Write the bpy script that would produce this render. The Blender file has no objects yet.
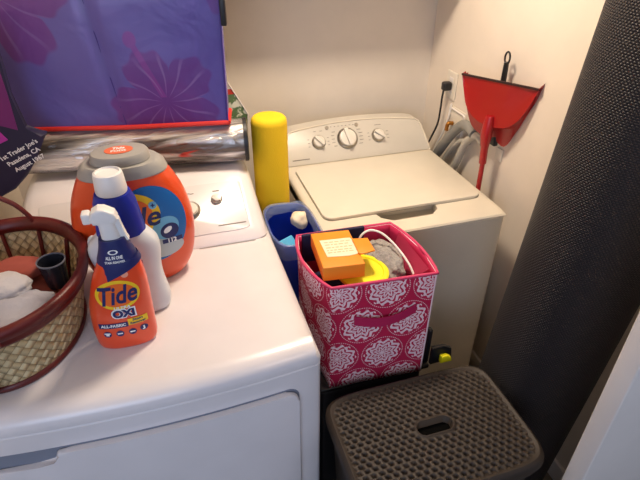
import bpy, bmesh, math, random
from mathutils import Vector, Matrix, noise
random.seed(7)
PI = math.pi
scn = bpy.context.scene
col = scn.collection
sin, cos = math.sin, math.cos

# ------------------------------------------------------------------ node maths
class X:
    nt = None
    def __init__(s, v): s.v = v
    @staticmethod
    def m(op, *a):
        n = X.nt.nodes.new('ShaderNodeMath'); n.operation = op
        for i, q in enumerate(a):
            if isinstance(q, X): X.nt.links.new(q.v, n.inputs[i])
            else: n.inputs[i].default_value = q
        return X(n.outputs[0])
    def __add__(s, o): return X.m('ADD', s, o)
    __radd__ = __add__
    def __sub__(s, o): return X.m('SUBTRACT', s, o)
    def __rsub__(s, o): return X.m('SUBTRACT', o, s)
    def __mul__(s, o): return X.m('MULTIPLY', s, o)
    __rmul__ = __mul__
    def __truediv__(s, o): return X.m('DIVIDE', s, o)
def fn(op): return lambda *a: X.m(op, *a)
nsin, ncos, nabs, nmod, nlt, ngt, nmin, nmax, nsqrt, natan2, nfloor = [fn(o) for o in
    ('SINE', 'COSINE', 'ABSOLUTE', 'FLOORED_MODULO', 'LESS_THAN', 'GREATER_THAN', 'MINIMUM', 'MAXIMUM', 'SQRT', 'ARCTAN2', 'FLOOR')]
def sstep(a, b, x):
    n = X.nt.nodes.new('ShaderNodeMapRange'); n.interpolation_type = 'SMOOTHSTEP'
    X.nt.links.new(x.v, n.inputs[0]); n.inputs[1].default_value = a; n.inputs[2].default_value = b
    return X(n.outputs[0])
def nmix(f, a, b):
    n = X.nt.nodes.new('ShaderNodeMix'); n.data_type = 'RGBA'
    if isinstance(f, X): X.nt.links.new(f.v, n.inputs[0])
    else: n.inputs[0].default_value = f
    for q, i in ((a, 6), (b, 7)):
        if isinstance(q, X): X.nt.links.new(q.v, n.inputs[i])
        else: n.inputs[i].default_value = (*q, 1)
    return X(n.outputs[2])
def uv():
    t = X.nt.nodes.new('ShaderNodeTexCoord'); s = X.nt.nodes.new('ShaderNodeSeparateXYZ')
    X.nt.links.new(t.outputs['UV'], s.inputs[0]); return X(s.outputs[0]), X(s.outputs[1])
def objc():
    t = X.nt.nodes.new('ShaderNodeTexCoord'); s = X.nt.nodes.new('ShaderNodeSeparateXYZ')
    X.nt.links.new(t.outputs['Object'], s.inputs[0]); return [X(o) for o in s.outputs]
def nnoise(scale, detail=3, dist=0.0, stretch=None, sock=1):
    t = X.nt.nodes.new('ShaderNodeTexCoord'); n = X.nt.nodes.new('ShaderNodeTexNoise')
    n.inputs['Scale'].default_value = scale; n.inputs['Detail'].default_value = detail
    n.inputs['Distortion'].default_value = dist
    src = t.outputs['Object']
    if stretch:
        mp = X.nt.nodes.new('ShaderNodeMapping'); mp.inputs['Scale'].default_value = stretch
        X.nt.links.new(src, mp.inputs[0]); src = mp.outputs[0]
    X.nt.links.new(src, n.inputs[0])
    return X(n.outputs[0])
def lin(c):
    if isinstance(c, str):
        c = [int(c[i:i+2], 16)/255 for i in (0, 2, 4)]
        return tuple(q/12.92 if q <= .04045 else ((q+.055)/1.055)**2.4 for q in c)
    return c
def mat(name, c='808080', rough=.5, metal=0, build=None, bump=None, **kw):
    m = bpy.data.materials.new(name); m.use_nodes = True; nt = m.node_tree; X.nt = nt
    b = nt.nodes['Principled BSDF']
    b.inputs['Base Color'].default_value = (*lin(c), 1); b.inputs['Roughness'].default_value = rough
    b.inputs['Metallic'].default_value = metal
    for k, v in kw.items():
        b.inputs[k.replace('_', ' ')].default_value = v
    if build:
        r = build()
        if isinstance(r, X): nt.links.new(r.v, b.inputs['Base Color'])
    else:     # slight natural unevenness so nothing is a dead flat colour
        n = nnoise(9, 4); base = lin(c)
        r = nmix(n, tuple(q*.93 for q in base), tuple(min(1, q*1.06) for q in base))
        nt.links.new(r.v, b.inputs['Base Color'])
    if bump:
        h, st, ds = bump()
        bn = nt.nodes.new('ShaderNodeBump'); bn.inputs['Strength'].default_value = st
        bn.inputs['Distance'].default_value = ds
        nt.links.new(h.v, bn.inputs['Height']); nt.links.new(bn.outputs[0], b.inputs['Normal'])
    return m

# ------------------------------------------------------------------ object helpers
def link(name, me, m, parent=None, smooth=True):
    o = bpy.data.objects.new(name, me); col.objects.link(o)
    if m: me.materials.append(m)
    if smooth:
        for p in me.polygons: p.use_smooth = True
    if parent is not None: o.parent = parent
    return o
def bm_obj(name, bm, m, parent=None, smooth=True, sharp=35):
    bmesh.ops.recalc_face_normals(bm, faces=bm.faces)
    me = bpy.data.meshes.new(name); bm.to_mesh(me); bm.free()
    o = link(name, me, m, parent, smooth)
    if smooth and sharp: 
        me.set_sharp_from_angle(angle=math.radians(sharp))
    return o
def box_uv(o):
    me = o.data; l = me.uv_layers.new(name='UVMap') if not me.uv_layers else me.uv_layers[0]
    for p in me.polygons:
        n = p.normal; ax = max(range(3), key=lambda i: abs(n[i]))
        for li in p.loop_indices:
            c = me.vertices[me.loops[li].vertex_index].co
            l.data[li].uv = (c.y, c.z) if ax == 0 else (c.x, c.z) if ax == 1 else (c.x, c.y)
    return o
def loft_bm(rings, cap0=True, cap1=True, closed=True, bm=None, uvs=False):
    bm = bm or bmesh.new(); R = [[bm.verts.new(q) for q in r] for r in rings]; n = len(rings[0])
    for a, b in zip(R, R[1:]):
        for i in range(n if closed else n-1):
            j = (i+1) % n
            try: bm.faces.new((a[i], a[j], b[j], b[i]))
            except ValueError: pass
    if closed:
        if cap0: bm.faces.new(R[0])
        if cap1: bm.faces.new(R[-1])
    return bm
def sring(cx, cy, z, a, b, n=2.0, N=48):
    out = []
    for i in range(N):
        t = 2*PI*i/N; c, s = cos(t), sin(t)
        out.append((cx + a*math.copysign(abs(c)**(2/n), c), cy + b*math.copysign(abs(s)**(2/n), s), z))
    return out
def rbox_bm(x0, x1, y0, y1, z0, z1, r=.003, seg=3, bm=None):
    bm2 = bmesh.new(); bmesh.ops.create_cube(bm2, size=1)
    for v in bm2.verts:
        v.co = Vector(((x0+x1)/2+v.co.x*(x1-x0), (y0+y1)/2+v.co.y*(y1-y0), (z0+z1)/2+v.co.z*(z1-z0)))
    if r > 0: bmesh.ops.bevel(bm2, geom=bm2.edges[:], offset=min(r, .49*min(x1-x0, y1-y0, z1-z0)), segments=seg, affect='EDGES', profile=.5)
    if bm:
        me = bpy.data.meshes.new('t'); bm2.to_mesh(me); bm2.free(); bm.from_mesh(me); bpy.data.meshes.remove(me); return bm
    return bm2
def smooth_path(P, k=8, closed=False):
    P = [Vector(q) for q in P]; n = len(P); out = []
    rng = range(n) if closed else range(n-1)
    for i in rng:
        if closed: a, b, c, d = P[(i-1) % n], P[i], P[(i+1) % n], P[(i+2) % n]
        else: a, b, c, d = P[max(i-1, 0)], P[i], P[i+1], P[min(i+2, n-1)]
        for j in range(k):
            t = j/k
            out.append(.5*((2*b)+(c-a)*t+(2*a-5*b+4*c-d)*t*t+(3*b-a-3*c+d)*t**3))
    if not closed: out.append(P[-1])
    return out
def tube_bm(P, r, N=10, k=8, closed=False, flat=1.0, smooth=True, bm=None):
    Q = smooth_path(P, k, closed) if smooth else [Vector(q) for q in P]
    n = len(Q); rings = []; up = None
    for i, q in enumerate(Q):
        t = (Q[(i+1) % n]-Q[i-1]) if closed else (Q[min(i+1, n-1)]-Q[max(i-1, 0)])
        t.normalize()
        if up is None: up = t.orthogonal().normalized()
        up = (up - t*up.dot(t)).normalized(); s = t.cross(up)
        rr = r(i/(n-1)) if callable(r) else r
        rings.append([q + rr*(cos(2*PI*j/N)*up + flat*sin(2*PI*j/N)*s) for j in range(N)])
    if closed: rings.append(rings[0])
    b = loft_bm(rings, not closed, not closed, bm=bm)
    if closed: bmesh.ops.remove_doubles(b, verts=b.verts, dist=1e-6)
    return b
def lathe_bm(prof, N=40, M=None, ring=False):
    if ring: prof = list(prof)+[prof[0]]
    bm = loft_bm([[(r*cos(2*PI*i/N), r*sin(2*PI*i/N), z) for i in range(N)] for r, z in prof], not ring, not ring)
    if ring: bmesh.ops.remove_doubles(bm, verts=bm.verts, dist=1e-6)
    if M is not None: bmesh.ops.transform(bm, matrix=M, verts=bm.verts)
    return bm
def prism_bm(poly, f0, f1, bev=0, seg=2):
    """poly list of 2d; f0/f1 map a 2d point to front / back 3d"""
    bm = bmesh.new(); A = [bm.verts.new(f0(q)) for q in poly]; B = [bm.verts.new(f1(q)) for q in poly]
    n = len(poly); fa = bm.faces.new(A); fb = bm.faces.new(B[::-1])
    for i in range(n): bm.faces.new((A[i], B[i], B[(i+1) % n], A[(i+1) % n]))
    if bev:
        ed = list({e for f in (fa, fb) for e in f.edges})
        bmesh.ops.bevel(bm, geom=ed, offset=bev, segments=seg, affect='EDGES', profile=.5)
    return bm
def rrect(x0, x1, z0, z1, r, k=6):
    out = []
    for cx, cz, a0 in ((x1-r, z1-r, 0), (x0+r, z1-r, 90), (x0+r, z0+r, 180), (x1-r, z0+r, 270)):
        for i in range(k+1):
            a = math.radians(a0+90*i/k); out.append((cx+r*cos(a), cz+r*sin(a)))
    return out
def empty(name, label, cat, loc=(0, 0, 0), rz=0, group=None):
    o = bpy.data.objects.new(name, None); col.objects.link(o); o.location = loc; o.rotation_euler = (0, 0, rz)
    o.empty_display_size = .05
    return tag(o, label, cat, group)
def tag(o, label, cat, group=None, kind=None):
    if label: o['label'] = label
    if cat: o['category'] = cat
    if group: o['group'] = group
    if kind: o['kind'] = kind
    return o
def part(name, bm, m, parent, smooth=True, sharp=35, label=None):
    o = bm_obj(name, bm, m, parent, smooth, sharp)
    if label: o['label'] = label
    return o
def place(bm, M): bmesh.ops.transform(bm, matrix=M, verts=bm.verts); return bm
def join(bms):
    out = bmesh.new()
    for b in bms:
        me = bpy.data.meshes.new('t'); b.to_mesh(me); b.free(); out.from_mesh(me); bpy.data.meshes.remove(me)
    return out
def boolean(o, cutters):
    for bmc in cutters:
        me = bpy.data.meshes.new('c'); bmesh.ops.recalc_face_normals(bmc, faces=bmc.faces); bmc.to_mesh(me); bmc.free()
        c = bpy.data.objects.new('c', me); col.objects.link(c)
        md = o.modifiers.new('b', 'BOOLEAN'); md.object = c; md.solver = 'EXACT'
        bpy.context.view_layer.update(); c.matrix_world = o.matrix_world.copy(); bpy.context.view_layer.update()
        ev = o.evaluated_get(bpy.context.evaluated_depsgraph_get())
        nm = bpy.data.meshes.new_from_object(ev)
        o.modifiers.clear(); bpy.data.objects.remove(c); o.data = nm
    for p in o.data.polygons: p.use_smooth = True
    o.data.set_sharp_from_angle(angle=math.radians(35))
    return o
def text_bm(s, size, fx, bold=0.0, shear=0.0, depth=0, sub=0.0, width=None):
    """text centred on the origin; fx maps (x, y) -> 3d"""
    cu = bpy.data.curves.new('txt', 'FONT'); cu.body = s; cu.size = size; cu.offset = bold; cu.shear = shear
    cu.align_x = 'CENTER'; cu.align_y = 'CENTER'; cu.resolution_u = 3
    o = bpy.data.objects.new('txt', cu); col.objects.link(o)
    bpy.context.view_layer.update()
    me = bpy.data.meshes.new_from_object(o.evaluated_get(bpy.context.evaluated_depsgraph_get()))
    bpy.data.objects.remove(o); bm = bmesh.new(); bm.from_mesh(me); bpy.data.meshes.remove(me)
    bmesh.ops.triangulate(bm, faces=bm.faces)
    xs = [v.co.x for v in bm.verts]
    k = width/(max(xs)-min(xs)) if width and xs else 1
    x0 = (max(xs)+min(xs))/2 if xs else 0
    if sub:
        for _ in range(3):
            es = [e for e in bm.edges if e.calc_length() > sub]
            if not es: break
            bmesh.ops.subdivide_edges(bm, edges=es, cuts=1)
        bmesh.ops.triangulate(bm, faces=bm.faces)
    for v in bm.verts: v.co = Vector(fx((v.co.x-x0)*k, v.co.y))
    return bm
def disc_bm(fx, cx, cz, a, b, rings=8, N=40, n=2.0, inner=0.0, rot=0.0):
    """filled ellipse (or ring) laid onto a surface by fx"""
    R = []
    for i in range(rings+1):
        k = inner + (1-inner)*i/rings
        if k == 0: k = .002
        rr = []
        for j in range(N):
            t = 2*PI*j/N; c, s = cos(t), sin(t)
            x = k*a*math.copysign(abs(c)**(2/n), c); z = k*b*math.copysign(abs(s)**(2/n), s)
            rr.append(fx(cx + x*cos(rot)-z*sin(rot), cz + x*sin(rot)+z*cos(rot)))
        R.append(rr)
    return loft_bm(R, inner == 0, False)
def quadgrid_bm(fx, x0, x1, z0, z1, nx=10, nz=4):
    bm = bmesh.new(); V = [[bm.verts.new(fx(x0+(x1-x0)*i/nx, z0+(z1-z0)*j/nz)) for i in range(nx+1)] for j in range(nz+1)]
    for j in range(nz):
        for i in range(nx): bm.faces.new((V[j][i], V[j][i+1], V[j+1][i+1], V[j+1][i]))
    return bm

# ------------------------------------------------------------------ materials
def paint_bump(): return nnoise(60, 4), .12, .002
M = {}
M['wall'] = mat('wall_paint', 'ded4c6', .75, bump=paint_bump)
M['wallside'] = mat('side_wall_lit_paint', 'e8dccc', .72, bump=paint_bump)  # lighter than the back wall, painting in stronger lamp light
M['ceil'] = mat('ceiling_paint', 'e8e2d8', .8)
def floor_tiles():
    x, y, z = objc(); g = nmax(ngt(nabs(nmod(x, .3)-.15), .1475), ngt(nabs(nmod(y, .3)-.15), .1475))
    return nmix(g, nmix(nnoise(5, 4), lin('6e6152'), lin('8a7b69')), lin('453d35'))
M['floor'] = mat('floor_tile', rough=.4, build=floor_tiles)
M['trim'] = mat('white_trim', 'e6e0da', .45)
M['washer'] = mat('almond_enamel', 'ded5c2', .32, Coat_Weight=.3, Coat_Roughness=.15)
M['washer_lid'] = mat('almond_lid', 'e0d8c6', .3, Coat_Weight=.3, Coat_Roughness=.12)
M['console'] = mat('grey_console', 'c9c3b6', .35)
M['dryer'] = mat('white_enamel', 'e2dcdc', .3, Coat_Weight=.35, Coat_Roughness=.12)
M['console2'] = mat('white_console', 'd6d2d2', .3)
M['chrome'] = mat('satin_chrome', 'a8a39a', .3, 1)
M['knob'] = mat('knob_white', 'dcd6ca', .3)
M['mark'] = mat('printed_grey', '7d786f', .6)
M['shade'] = mat('seam_shade_grey', '60646e', .6)  # grey standing in for the shade inside the dryer's top seam
M['black'] = mat('black_plastic', '17171a', .4)
M['orange'] = mat('orange_plastic', 'df4a1c', .3, Coat_Weight=.3)
M['orange2'] = mat('orange_red_plastic', 'ea4b22', .28, Coat_Weight=.4)
M['grey_lid'] = mat('grey_plastic', '9d9a94', .38)
M['lid_orange'] = mat('lid_sticker', 'd86a44', .5)
M['yellow'] = mat('label_yellow', 'f6c91e', .45)
M['label_orange'] = mat('label_orange', 'ee6a1c', .45)
M['navy'] = mat('label_navy', '161f5e', .45)
M['blue'] = mat('label_blue', '1766ac', .4)
M['skyblue'] = mat('label_sky', '6fb2d6', .45)
M['labelgrey'] = mat('label_silver', 'b7bfc3', .45)
M['white'] = mat('white_print', 'f0efee', .5)
M['whiteplastic'] = mat('white_plastic', 'e6e4e2', .32)
M['whitejug'] = mat('cloudy_plastic', 'd4d8de', .3, Subsurface_Weight=.15, Subsurface_Radius=(.02, .02, .02))
M['royal'] = mat('royal_blue', '10249a', .4)
M['foam'] = mat('yellow_foam', 'e3bd10', .85, bump=lambda: (nnoise(220, 3), .5, .002))
M['redplastic'] = mat('red_plastic', 'a31015', .36, Coat_Weight=.25)
M['rubber'] = mat('dark_rubber', '2e1512', .6)
M['hose'] = mat('grey_hose', '8b8983', .55)
M['hose2'] = mat('pale_hose', 'b8b3a8', .5)
M['outlet'] = mat('outlet_plastic', 'e4dccc', .4)
M['brass'] = mat('valve_brass', 'b07a3a', .35, 1)
M['redpipe'] = mat('red_piping', 'cf2d24', .5)
M['bluebin'] = mat('blue_bin', '0d2fa6', .35)
M['liner'] = mat('clear_liner', 'b4c8e8', .2, Alpha=.32, Specular_IOR_Level=.9, bump=lambda: (nnoise(40, 4, .6), .8, .01))
M['packet'] = mat('cyan_packet', '54b8ea', .35)
M['pinkinner'] = mat('pink_lining', 'cb2355', .75)
M['pinktrim'] = mat('pink_binding', 'd2406a', .7)
M['orangebox'] = mat('orange_card', 'f0901c', .5)
M['paperlabel'] = mat('cream_label', 'f3e2c4', .55)
M['lemon'] = mat('lemon_plastic', 'f4ea1c', .4)
def terry(): 
    n = nnoise(160, 4); return nmix(n, lin('77736f'), lin('bab6b0'))
M['greycloth'] = mat('grey_terry', rough=.95, build=terry, bump=lambda: (nnoise(140, 4), .8, .006))
M['navycloth'] = mat('navy_cloth', '14173c', .8)
M['cord'] = mat('white_cord', 'efeae4', .5)
M['brownplastic'] = mat('brown_plastic', '32281f', .58)
M['leather'] = mat('red_brown_rim', '5c1512', .42, bump=lambda: (nnoise(45, 4), .3, .003))
M['pinkcloth'] = mat('pink_cloth', 'eedcdc', .9)
M['whitecloth'] = mat('white_cloth', 'c2bfc2', .95, bump=lambda: (nnoise(120, 3), .5, .003))
M['greyknit'] = mat('grey_knit', 'a9a9b4', .95, bump=lambda: (nnoise(120, 3), .6, .003))
M['terracotta'] = mat('brick_cloth', '9a4a3e', .9)
M['smoked'] = mat('smoked_plastic', '23242c', .2)
M['magenta'] = mat('magenta_fabric', '6e1566', .6)
M['hotpurple'] = mat('bright_purple_fabric', 'b02aa0', .6)
M['darkbag'] = mat('dark_navy_fabric', '211a3c', .62)

# weave for the oval basket: diagonal flat strips over and under, from UV in metres
def weave(u, v, s=.027):
    a = (u+v)/s; b = (u-v)/s
    chk = nmod(nfloor(a)+nfloor(b), 2.0)
    fa = nabs(nmod(a, 1.0)-.5)*2; fb = nabs(nmod(b, 1.0)-.5)*2
    h = chk*(1-fa*fa) + (1-chk)*(1-fb*fb)
    e = nmax(fa, fb)
    return chk, h, e
def basket_col():
    u, v = uv(); chk, h, e = weave(u, v)
    base = nmix(nnoise(28, 3), lin('bda174'), lin('e2cfa2'))
    c = nmix(chk*.35, base, lin('a08555'))
    return nmix(ngt(e, .93)*.75, c, lin('80643a'))
def basket_bump():
    u, v = uv(); chk, h, e = weave(u, v); return h, 1.0, .006
M['wicker'] = mat('woven_straw', rough=.7, build=basket_col, bump=basket_bump)

# dimpled black foam mat: rows of small raised beads, UV in metres
def mat_h():
    u, v = uv(); s = .0085; r = v/(s*.62)
    sh = nmod(nfloor(r), 2.0)*.5
    x = nmod(u/s+sh, 1.0)-.5; y = nmod(r, 1.0)-.5
    d = nsqrt(x*x+y*y*.8); return 1-sstep(.16, .46, d)
def mat_col():
    h = mat_h(); return nmix(h, lin('17151a'), lin('383032'))
M['foammat'] = mat('dimpled_foam', rough=.55, build=mat_col, bump=lambda: (mat_h(), 1.0, .004))

# medallion fabric
def medallions():
    u, v = uv(); a, b, R = .140, .2425, .0618
    x1 = nmod(u, a)-a/2; y1 = nmod(v, b)-b/2; x2 = nmod(u+a/2, a)-a/2; y2 = nmod(v+b/2, b)-b/2
    r1 = nsqrt(x1*x1+y1*y1); r2 = nsqrt(x2*x2+y2*y2); t = nlt(r1, r2)
    x = x1*t+x2*(1-t); y = y1*t+y2*(1-t); r = nmin(r1, r2)/R; th = natan2(y, x)
    edge = nlt(r, .90+.06*ncos(th*14))
    petals = ngt(nsin(r*26+ncos(th*8)*2.3)+.6*ncos(th*16+r*11), -.38)
    spokes = nlt(nabs(nsin(th*8)), .12)*ngt(r, .3)*nlt(r, .62)
    core = nlt(r, .10)
    f = nmin(edge*nmax(petals*(1-spokes), core), 1.0)
    ring = nlt(nabs(r-1.045), .022)*ngt(nsin(th*60), -.3)
    f = nmax(f*.9, ring*.75)
    return nmix(f, lin('bf0f45'), lin('f8dfe4'))
M['medallion'] = mat('pink_medallion_fabric', rough=.8, build=medallions, bump=lambda: (nnoise(400, 2), .2, .001))

# hibiscus print of the big bag: UV u right, v up (metres from the bottom left corner of the front)
def hibiscus():
    u, v = uv()
    def flower(cx, cy, R, rot, n=5):
        x = u-cx; y = v-cy; r = nsqrt(x*x+y*y)/R; th = natan2(y, x)+rot
        lobe = nabs(ncos(th*(n/2)))
        k = .52+.42*nsqrt(lobe)+.035*nsin(th*17+r*3)
        f = 1-sstep(-.04, .03, r-k)
        veins = sstep(.82, 1.0, nsin(th*13+nsin(r*6)*.8))*sstep(.05, .2, r)*(1-sstep(.6, .95, r))
        return f, veins
    f1, v1 = flower(.435, .075, .170, .5); f2, v2 = flower(.04, .37, .2, 1.1); f3, v3 = flower(.62, .47, .17, .2); f4, v4 = flower(.22, .62, .2, .9)
    # stamen reaching up and left from the first flower
    t = nsqrt((u-.36)*(u-.36)*1.6+(v-.255)*(v-.255)); st = 1-sstep(.018, .026, t)
    stem = (1-sstep(.006, .011, nabs((u-.435)+(v-.075)*.42)))*ngt(v, .09)*nlt(v, .26)
    f = nmax(nmax(f1, f2), nmax(f3, f4)); vv = nmax(nmax(v1, v2), nmax(v3, v4))
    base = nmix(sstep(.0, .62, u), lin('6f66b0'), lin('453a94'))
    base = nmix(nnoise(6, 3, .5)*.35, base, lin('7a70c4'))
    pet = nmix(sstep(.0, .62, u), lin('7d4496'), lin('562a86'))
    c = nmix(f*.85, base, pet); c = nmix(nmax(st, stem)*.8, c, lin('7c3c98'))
    return nmix(vv*f*.22, c, lin('a79ad8'))
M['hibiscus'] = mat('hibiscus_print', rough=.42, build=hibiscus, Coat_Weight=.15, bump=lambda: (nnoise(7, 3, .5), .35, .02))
M['bagside'] = mat('bag_purple_side', '3c2c86', .45)

# crinkled reflective film: highlights and dark reflections painted as streaks, plus bands of print
def film():
    x, y, z = objc()
    w = nnoise(2.6, 3, .5, (1, 6, 6))
    w2 = nnoise(2.2, 3, .4, (.8, 9, 9))
    c = nmix(sstep(.42, .60, w2), lin('f0ece6'), lin('6a625c'))
    c = nmix(sstep(.66, .70, w), c, lin('c2473c')); c = nmix(1-sstep(.26, .31, w), c, lin('5c86bd'))
    return c
M['film'] = mat('crinkled_foil', rough=.18, metal=.6, build=film,
                bump=lambda: (nnoise(9, 5, 1.2, (.7, 3.5, 3.5)), .7, .016))
def wrap():
    x, y, z = objc(); n = nnoise(45, 3, .4)
    g = nmix(sstep(.45, .55, n), lin('5d7a52'), lin('dfe2cf'))
    g = nmix(nlt(nabs(z-.196), .009), g, lin('c83a28')); return nmix(ngt(z, .205), g, lin('e9e4da'))
M['wrap'] = mat('holiday_print', rough=.4, build=wrap)

# ------------------------------------------------------------------ the room
XW, YB, XL, YF = .09, .85, -1.75, -.83
def struct(name, bm, m, parent=None):
    o = bm_obj(name, bm, m, parent, True, 30)
    if parent is None: o['kind'] = 'structure'
    return o
struct('floor', rbox_bm(-2.6, 1.2, -2.9, YB+.1, -.06, 0, 0), M['floor'])
struct('ceiling', rbox_bm(-2.6, 1.2, -2.9, YB+.1, 2.44, 2.5, 0), M['ceil'])
struct('wall_back', rbox_bm(XL-.1, XW+.1, YB, YB+.1, 0, 2.44, 0), M['wall'])
struct('wall_right', rbox_bm(XW, XW+.1, YF, YB, 0, 2.44, 0), M['wallside'])
struct('wall_left', rbox_bm(XL-.1, XL, YF, YB, 0, 2.44, 0), M['wallside'])
JX = -.300
struct('wall_front', join([rbox_bm(JX, 1.2, YF-.0, YF+.05, 0, 2.44, .004), rbox_bm(-2.6, XL-.0, YF, YF+.05, 0, 2.44, 0),
                           rbox_bm(XL, JX, YF, YF+.05, 2.08, 2.44, 0)]), M['trim'])
struct('baseboard_back', rbox_bm(XL, XW, YB-.014, YB, 0, .09, .004), M['trim'])
struct('baseboard_right', rbox_bm(XW-.014, XW, YF+.05, YB-.014, 0, .09, .004), M['trim'])
# wall shelf above the machines (only its lower back edge is in view)
sh = empty('wall_shelf', 'long pale shelf board fixed to the back wall above the washer', 'shelf', (-.83, .85, 1.60))
part('shelf_board', rbox_bm(-.915, .915, -.24, -.001, .012, .034, .003), M['trim'], sh)
part('wall_cleat', rbox_bm(-.91, .91, -.02, -.001, -.012, .012, .002), M['wall'], sh)
for x in (-.6, .4):
    part('bracket', join([rbox_bm(x-.008, x+.008, -.22, -.021, .001, .011, .001)]), M['trim'], sh)

# ceiling lamp of the laundry nook
cl = empty('ceiling_light', 'round white ceiling light above the laundry nook, outside the frame', 'ceiling light', (-.62, .12, 2.44))
part('base', lathe_bm([(.001, 0), (.15, 0), (.15, -.02), (.001, -.02)], 32), M['trim'], cl)
M['glow'] = mat('lamp_glass', 'fff1dc', .4)
gb = M['glow'].node_tree.nodes['Principled BSDF']; gb.inputs['Emission Color'].default_value = (1, .80, .56, 1); gb.inputs['Emission Strength'].default_value = 4
part('diffuser', lathe_bm([(.001, -.075), (.06, -.07), (.11, -.055), (.135, -.03), (.14, -.0205), (.001, -.0205)], 32), M['glow'], cl)

# ------------------------------------------------------------------ washer
W0, W1 = -.686, -.002
ws = empty('washing_machine', 'cream top-loading washing machine with three control knobs standing against the back wall', 'washing machine', (-.343, .37, 0))
def off(o, bm): return place(bm, Matrix.Translation(-Vector(o.location)))
def bowl(z, i, y0=0.0):
    # plan outline of the washer at height z, inset i
    pts = []
    for (cx, cy, a0) in ((W1-.02, .72, 0), (W0+.02, .72, 90), (W0+.02, .02, 180), (W1-.02, .02, 270)):
        for k in range(6):
            a = math.radians(a0+90*k/5); pts.append((cx+(.02-i)*cos(a), cy+(.02-i)*sin(a)+(y0 if cy < .1 else 0), z))
    return pts
part('cabinet', off(ws, loft_bm([bowl(0.02, 0), bowl(.903, 0), bowl(.906, .003), bowl(.906, .014), bowl(.86, .014)])), M['washer'], ws)
# one cover part: the rounded deck with its sloping nose
def deck():
    prof = [(.0, .908), (-.001, .912), (.004, .918), (.03, .924), (.06, .926), (.14, .926), (.57, .926), (.735, .926), (.738, .908), (.69, .902), (.68, .872), (.03, .872), (.02, .902)]
    rings = []
    xs = [W0, W0+.002, W0+.008, W0+.02] + [W0+.02+(W1-W0-.04)*k/20 for k in range(1, 20)] + [W1-.02, W1-.008, W1-.002, W1]
    for x in xs:
        e = min(x-W0, W1-x); dz = 0 if e >= .02 else (.02-math.sqrt(max(0, .02**2-(.02-e)**2)))*.55
        rings.append([(x, y, z if z < .911 else z-dz*(z-.908)/.018) for y, z in prof])
    return loft_bm(rings)
dk = part('top_deck', off(ws, deck()), M['washer'], ws)
cut = prism_bm([(-.475, .16), (-.455, .09), (-.42, .062), (-.27, .062), (-.235, .09), (-.215, .16)],
               lambda q: (q[0]+.343, q[1]-.37, .886), lambda q: (q[0]+.343, q[1]-.37, .95), .004, 2)
boolean(dk, [cut])
lid_poly = rrect(-.652, -.032, .120, .545, .035)
part('lid', off(ws, prism_bm(lid_poly, lambda q: (q[0], q[1], .9275), lambda q: (q[0], q[1], .938), .004, 3)), M['washer_lid'], ws)
part('lid_seam', off(ws, prism_bm(rrect(-.6535, -.0305, .1185, .5465, .0365), lambda q: (q[0], q[1], .9262), lambda q: (q[0], q[1], .9278))), mat('seam_shadow_grey', '8d8576', .7), ws)
def wy(z): return .575+(z-.926)/.144*.12
cp_out = []
for k in range(25):
    x = -.632+.575*k/24; cp_out.append((x, 1.042+.018*(1-((x+.343)/.288)**2)))
cpoly = [(-.672, .927), (-.668, .96), (-.654, 1.015), (-.646, 1.034)] + cp_out + [(-.040, 1.034), (-.032, 1.015), (-.018, .96), (-.014, .927)]
cp = part('control_panel', off(ws, prism_bm(cpoly, lambda q: (q[0], wy(q[1]), q[1]), lambda q: (q[0], .74, q[1]), .006, 3)), M['console'], ws)
trim = [(x, z) for x, z in cpoly]
part('panel_trim', off(ws, tube_bm([(x, wy(z)-.001, z) for x, z in cpoly], .0035, 6, 1, smooth=False)), M['washer'], cp)
slope = math.atan2(.12, .144)                       # console face leans back
def on_panel(x, z, lift=0): 
    n = Vector((0, -cos(slope), sin(slope))); return Vector((x, wy(z), z))+n*lift
def knob(parent, c, r, tilt, ang, origin, faces=M):
    Mx = Matrix.Translation(c-Vector(origin)) @ Matrix.Rotation(PI/2-tilt, 4, 'X') @ Matrix.Rotation(ang, 4, 'Z')
    kb = part('knob', lathe_bm([(.001, 0), (r*1.0, 0), (r*1.0, .006), (r*.9, .010), (r*.86, .012), (.001, .012)], 32, Mx), M['chrome'], parent)
    part('knob_face', lathe_bm([(.001, .0125), (r*.80, .0125), (r*.76, .019), (r*.6, .021), (.001, .021)], 32, Mx), M['knob'], kb)
    g = rbox_bm(-r*.2, r*.2, -r*.85, r*.85, .0212, .032, .003)
    place(g, Mx); part('grip', g, M['knob'], kb)
    return kb
O = ws.location
knob(cp, on_panel(-.518, .998), .030, slope, .7, O); knob(cp, on_panel(-.388, 1.000), .046, slope, .2, O); knob(cp, on_panel(-.245, .998), .030, slope, .9, O)
for x in (-.47, -.335):
    part('indicator', lathe_bm([(.001, 0), (.009, 0), (.008, .003), (.001, .003)], 16, Matrix.Translation(on_panel(x, 1.043, .0005)-O) @ Matrix.Rotation(PI/2-slope, 4, 'X')), M['chrome'], cp)
mk = bmesh.new()
def dash(x, z, w, h=.0016):
    f = lambda q: tuple(on_panel(q[0], q[1], .0012)-O); g = lambda q: tuple(on_panel(q[0], q[1], .0004)-O)
    return prism_bm([(x, z), (x+w, z), (x+w, z+h), (x, z+h)], f, g)
ds = []
for dx in (-.015, 0.012): ds.append(dash(-.518+dx, 1.034, .012))
ds += [dash(-.253, 1.034, .03), dash(-.645, .945, .075, .003)]
for i in range(7): ds.append(dash(-.455+i*.017, 1.044, .006))
for i in range(5):
    ds.append(dash(-.458+(.006 if i in (0, 4) else 0), .978+i*.012, .014)); ds.append(dash(-.332-(.006 if i in (0, 4) else 0), .978+i*.012, .017))
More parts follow.
